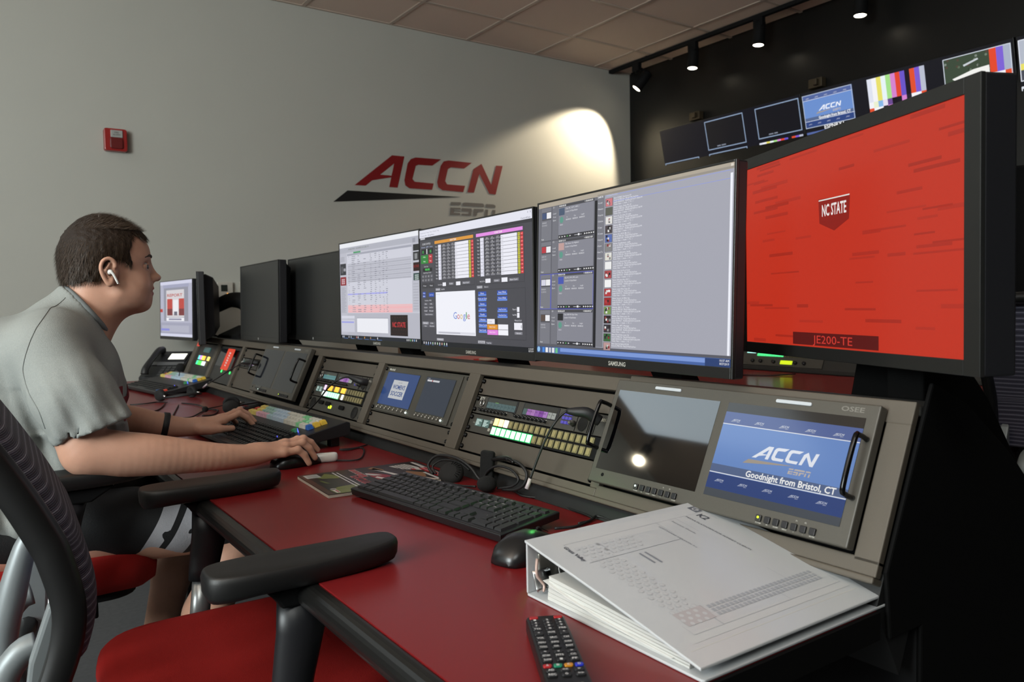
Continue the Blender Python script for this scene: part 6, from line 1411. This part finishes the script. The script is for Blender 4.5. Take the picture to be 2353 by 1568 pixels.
# eyebrows and eyes
def on_mesh(ob_me,pts,off=.0005):
    from mathutils.bvhtree import BVHTree
    bv=BVHTree.FromPolygons([v.co for v in ob_me.vertices],[tuple(p.vertices) for p in ob_me.polygons]); out=[]
    for p in pts:
        h=bv.find_nearest(Vector(p))
        if h[0] is not None: out.append(h[0]+h[1]*off)
    return out
for sy in (-1,1):
    g=G(); g.tube(on_mesh(me0,[(.362,HY+sy*.014,1.2305),(.362,HY+sy*.024,1.2335),(.352,HY+sy*.038,1.2340),(.340,HY+sy*.050,1.2290)],.0002),[.0018,.0034,.0030,.001],8,sub=4)
    obj('eyebrow',g,mat('eyebrow_brown','#3a2a20',.7),man)
for sy in (-1,1):
    g=G(); g.sphere((.3405,HY+sy*.033,1.2080),.0122,n=24); e=obj('eye',g,mat('eye_white','#b8b4b0',.25),man)
    g=G(); c=Vector((.3405,HY+sy*.033,1.2080)); qe=Matrix.Rotation(-.45,3,'Z'); g.loft([[c+qe@Vector((.0125-r*r*40,r*math.cos(a),r*math.sin(a))) for a in [2*PI*i/16 for i in range(16)]] for r in (.0058,.0028,.0001)]); obj('iris',g,mat('iris','#27323a',.15),e)
# -- t-shirt
T=Field(axis_((-.26,.36,.0052)),axis_((1.66,2.42,.0056)),axis_((.60,1.20,.0052)))
T.cap((.150,1.93,1.045),(.150,2.13,1.045),.072,.072,.05); T.ell((.165,2.04,.95),(.132,.18,.15),.05); T.ell((.155,2.04,.80),(.150,.172,.17),.06); T.ell((.02,2.04,.88),(.15,.18,.19),.06); T.ell((.04,2.04,.68),(.22,.185,.10),.06)
T.cap((.185,2.02,1.085),(.232,2.02,1.13),.066,.066,.03); T.cap((.05,1.95,1.02),(.05,2.13,1.02),.06,.06,.06)
for sy,el in ((-1,(.203,1.778,.87)),(1,(.225,2.315,.87))):
    T.cap((.135,2.04+sy*.185,1.025),((.17,1.80,.93) if sy<0 else (.19,2.28,.93)),.070,.074,.05); T.cap(((.17,1.80,.93) if sy<0 else (.19,2.28,.93)),el,.074,.072,.03)
X,Y,Z=T.x[:,None,None],T.y[None,:,None],T.z[None,None,:]
f=.0035*np.sin(90*(X*1.1+Z*.25)+4*np.sin(9*Z+Y*5))*np.clip((1.02-Z)*6,0,1)+.004*np.sin(48*(X*.9+Z*.8)+3*np.sin(Y*14))*np.clip((1.0-Z)*4,0,1)+.0025*np.sin(70*Z+20*X+5*np.sin(Y*22))*(Z<.86)
f=f*1.3+.0017*np.sin(230*(X+.28*Z)+3.5*np.sin(11*Z+Y*9))*np.clip((1.03-Z)*5,0,1)+.0012*np.sin(150*(Y+X*.6)+3*np.sin(13*Z))*(Z<.95)
T.F+=f.astype(np.float32)
T.plane((-.3,1.6,.5),(.4,2.5,1.06),(0,0,.624),(.36,0,-1))           # shirt hem
T.plane((.12,1.86,1.0),(.40,2.2,1.25),(.187,2.02,1.152),(.79,0,.61))   # collar
T.plane((.03,1.6,.76),(.36,1.838,.99),(.168,1.78,.853),(.33,-.12,-.94)); T.plane((.03,2.26,.76),(.36,2.5,.99),(.168,2.3,.850),(.33,.12,-.94))
T.cap((.175,1.785,.90),(.215,1.757,.77),.053,.056,.004,'s'); T.cap((.19,2.30,.90),(.24,2.35,.77),.053,.056,.004,'s')
T.cap((.215,2.02,1.10),(.29,2.02,1.19),.060,.064,.004,'s')
me=T.mesh('t_shirt'); SH=mat('heather_grey_cotton','#8b8f8c',.9,noise=.16,nscale=420,bump=.35,bscale=700,spec=.2); me.materials.append(SH); shirt=link('t_shirt',me,man)
# seams and collar rib
g=G(); c0=Vector((.2235,2.02,1.108)); ax=Vector((.79,0,.61)); e1=Vector((.61,0,-.79)); e2=Vector((0,1,0))
rp=[c0+e1*.066*math.cos(a)+e2*.063*math.sin(a) for a in [2*PI*i/40 for i in range(40)]]
g.tube([p+ax*(.000) for p in rp],.0062,8,closed=True); obj('collar_rib',g,mat('collar_grey','#6f7474',.9,bump=.4,bscale=900),shirt)
g=G(); g.tube(on_mesh(me,catmull([(.1787,1.968,1.1379),(.1552,1.9415,1.118),(.1274,1.8424,1.0957),(.1092,1.8081,1.0705),(.0965,1.7982,1.0412),(.0881,1.7978,1.0118),(.0859,1.7993,.9906),(.0895,1.7906,.9654),(.0961,1.7717,.9409),(.107,1.7553,.912),(.1171,1.763,.8804)],7),.0004),.0010,6); obj('shoulder_seam',g,mat('seam_grey','#7b7f7d',.9),shirt)
# dark red print on the chest
bm=bmesh.new(); bm.from_mesh(me); bm.normal_update()
g=G(); cells={}
for f_ in bm.faces:
    c=f_.calc_center_median()
    if c.x>.27 and 1.93<c.y<2.15 and .86<c.z<.935 and f_.normal.x>.25:
        if int((c.y-1.93)/.03)%2==0 or abs(c.z-.90)<.012:
            g.add([v.co+v.normal*.0008 for v in f_.verts],[(0,1,2,3)])
bm.free(); obj('chest_print',g,mat('dark_red_print','#6e1620',.8),shirt)
# -- shorts
Q=Field(axis_((-.26,.64,.006)),axis_((1.76,2.40,.0065)),axis_((.50,.78,.006)))
Q.ell((-.04,2.05,.665),(.19,.175,.085),.04)
for hy,ky in ((1.95,1.885),(2.16,2.25)): Q.cap((-.04,hy,.655),(.54,ky,.612),.088,.072,.03); 
Q.plane((.3,1.7,.4),(.7,2.5,.8),(.555,0,.6),(1,0,-.25)); Q.F+=(.002*np.sin(60*Q.x[:,None,None]+35*Q.z[None,None,:])).astype(np.float32)  # hem carried over the knee, dark cloth standing in for shade there
me=Q.mesh('shorts'); me.materials.append(mat('black_shorts_cloth','#0c0c0e',.8,bump=.3,bscale=300))
wm=me.materials[0]; nt=wm.node_tree; N=nt.nodes.new; Lk=nt.links.new; tc=N('ShaderNodeTexCoord'); sx=N('ShaderNodeSeparateXYZ'); Lk(tc.outputs['Object'],sx.inputs[0])
def mth(op,a,b):
    n=N('ShaderNodeMath'); n.operation=op
    for k,v in enumerate((a,b)):
        if isinstance(v,(int,float)): n.inputs[k].default_value=v
        else: Lk(v,n.inputs[k])
    return n.outputs[0]
u=mth('SUBTRACT',sx.outputs[0],mth('ADD',.275,mth('MULTIPLY',mth('SUBTRACT',sx.outputs[2],.556),.55)))
band=lambda a,b: mth('MULTIPLY',mth('GREATER_THAN',u,a),mth('LESS_THAN',u,b))
near_=mth('LESS_THAN',sx.outputs[1],1.93)
wht=mth('MULTIPLY',mth('ADD',band(.0,.036),band(.052,.10)),near_)
vz=N('ShaderNodeTexNoise'); vz.inputs['Scale'].default_value=34; vz.inputs['Detail'].default_value=1.5; Lk(tc.outputs['Object'],vz.inputs[0])
wht=mth('MULTIPLY',wht,mth('LESS_THAN',vz.outputs[0],.60))
mx=N('ShaderNodeMix'); mx.data_type='RGBA'; mx.inputs[6].default_value=(*lin('#0c0c0e'),1); mx.inputs[7].default_value=(*lin('#a3a2a6'),1); Lk(wht,mx.inputs[0]); Lk(mx.outputs[2],nt.nodes['Principled BSDF'].inputs['Base Color'])
link('shorts',me,man)
# shoes
for ax,ay,lab in ((.34,1.87,0),(.36,2.27,1)):
    g=G(); g.loft([[(ax-.06+x,ay+w*math.cos(a),max(.004,h*.5+h*.5*math.sin(a))) for a in [2*PI*i/16 for i in range(16)]] for x,w,h in ((-.01,.02,.05),(.0,.036,.085),(.06,.042,.105),(.12,.045,.075),(.18,.048,.055),(.22,.036,.045),(.24,.015,.03))]); obj('shoe',g,mat('dark_trainer','#1c1c1f',.6),man)
# -- things he wears
t=thing('earbud',"white wireless earbud in the man's right ear",'earbud',(.266,HY-.083,1.192))
g=G(); g.sphere((-.001,.002,.001),.0064,n=12); obj('bud',g,mat('glossy_white_plastic','#d4d4d0',.2,coat=.4),t)
g=G(); g.tube([(-.001,-.003,.003),(.005,-.006,-.006),(.0125,-.007,-.024)],[.0036,.0027,.0024],10,sub=4); obj('stem',g,mat('glossy_white_plastic','#d4d4d0',.2,coat=.4),t)
g=G(); g.tube([(.0123,-.007,-.0235),(.0135,-.0071,-.0262)],.0030,10); obj('tip_ring',g,CHROME,t)
t=thing('wristband',"black rubber band on the man's left wrist",'wristband',(.428,2.268,.795))
g=G(); ax=Vector((.95,-.15,-.22)).normalized(); q=ax.to_track_quat('Z','Y').to_matrix()
rings=[]
for i in range(28):
    a=2*PI*i/28; c=q@Vector((math.cos(a)*.0325,math.sin(a)*.0325,0)); c.y*=1.1; nrm=c.normalized()
    rings.append([c+nrm*u+ax*v for u,v in ((0,-.0085),(.0035,-.007),(.0035,.007),(0,.0085))])
g.loft(rings,closed=True); obj('band',g,RUB,t)
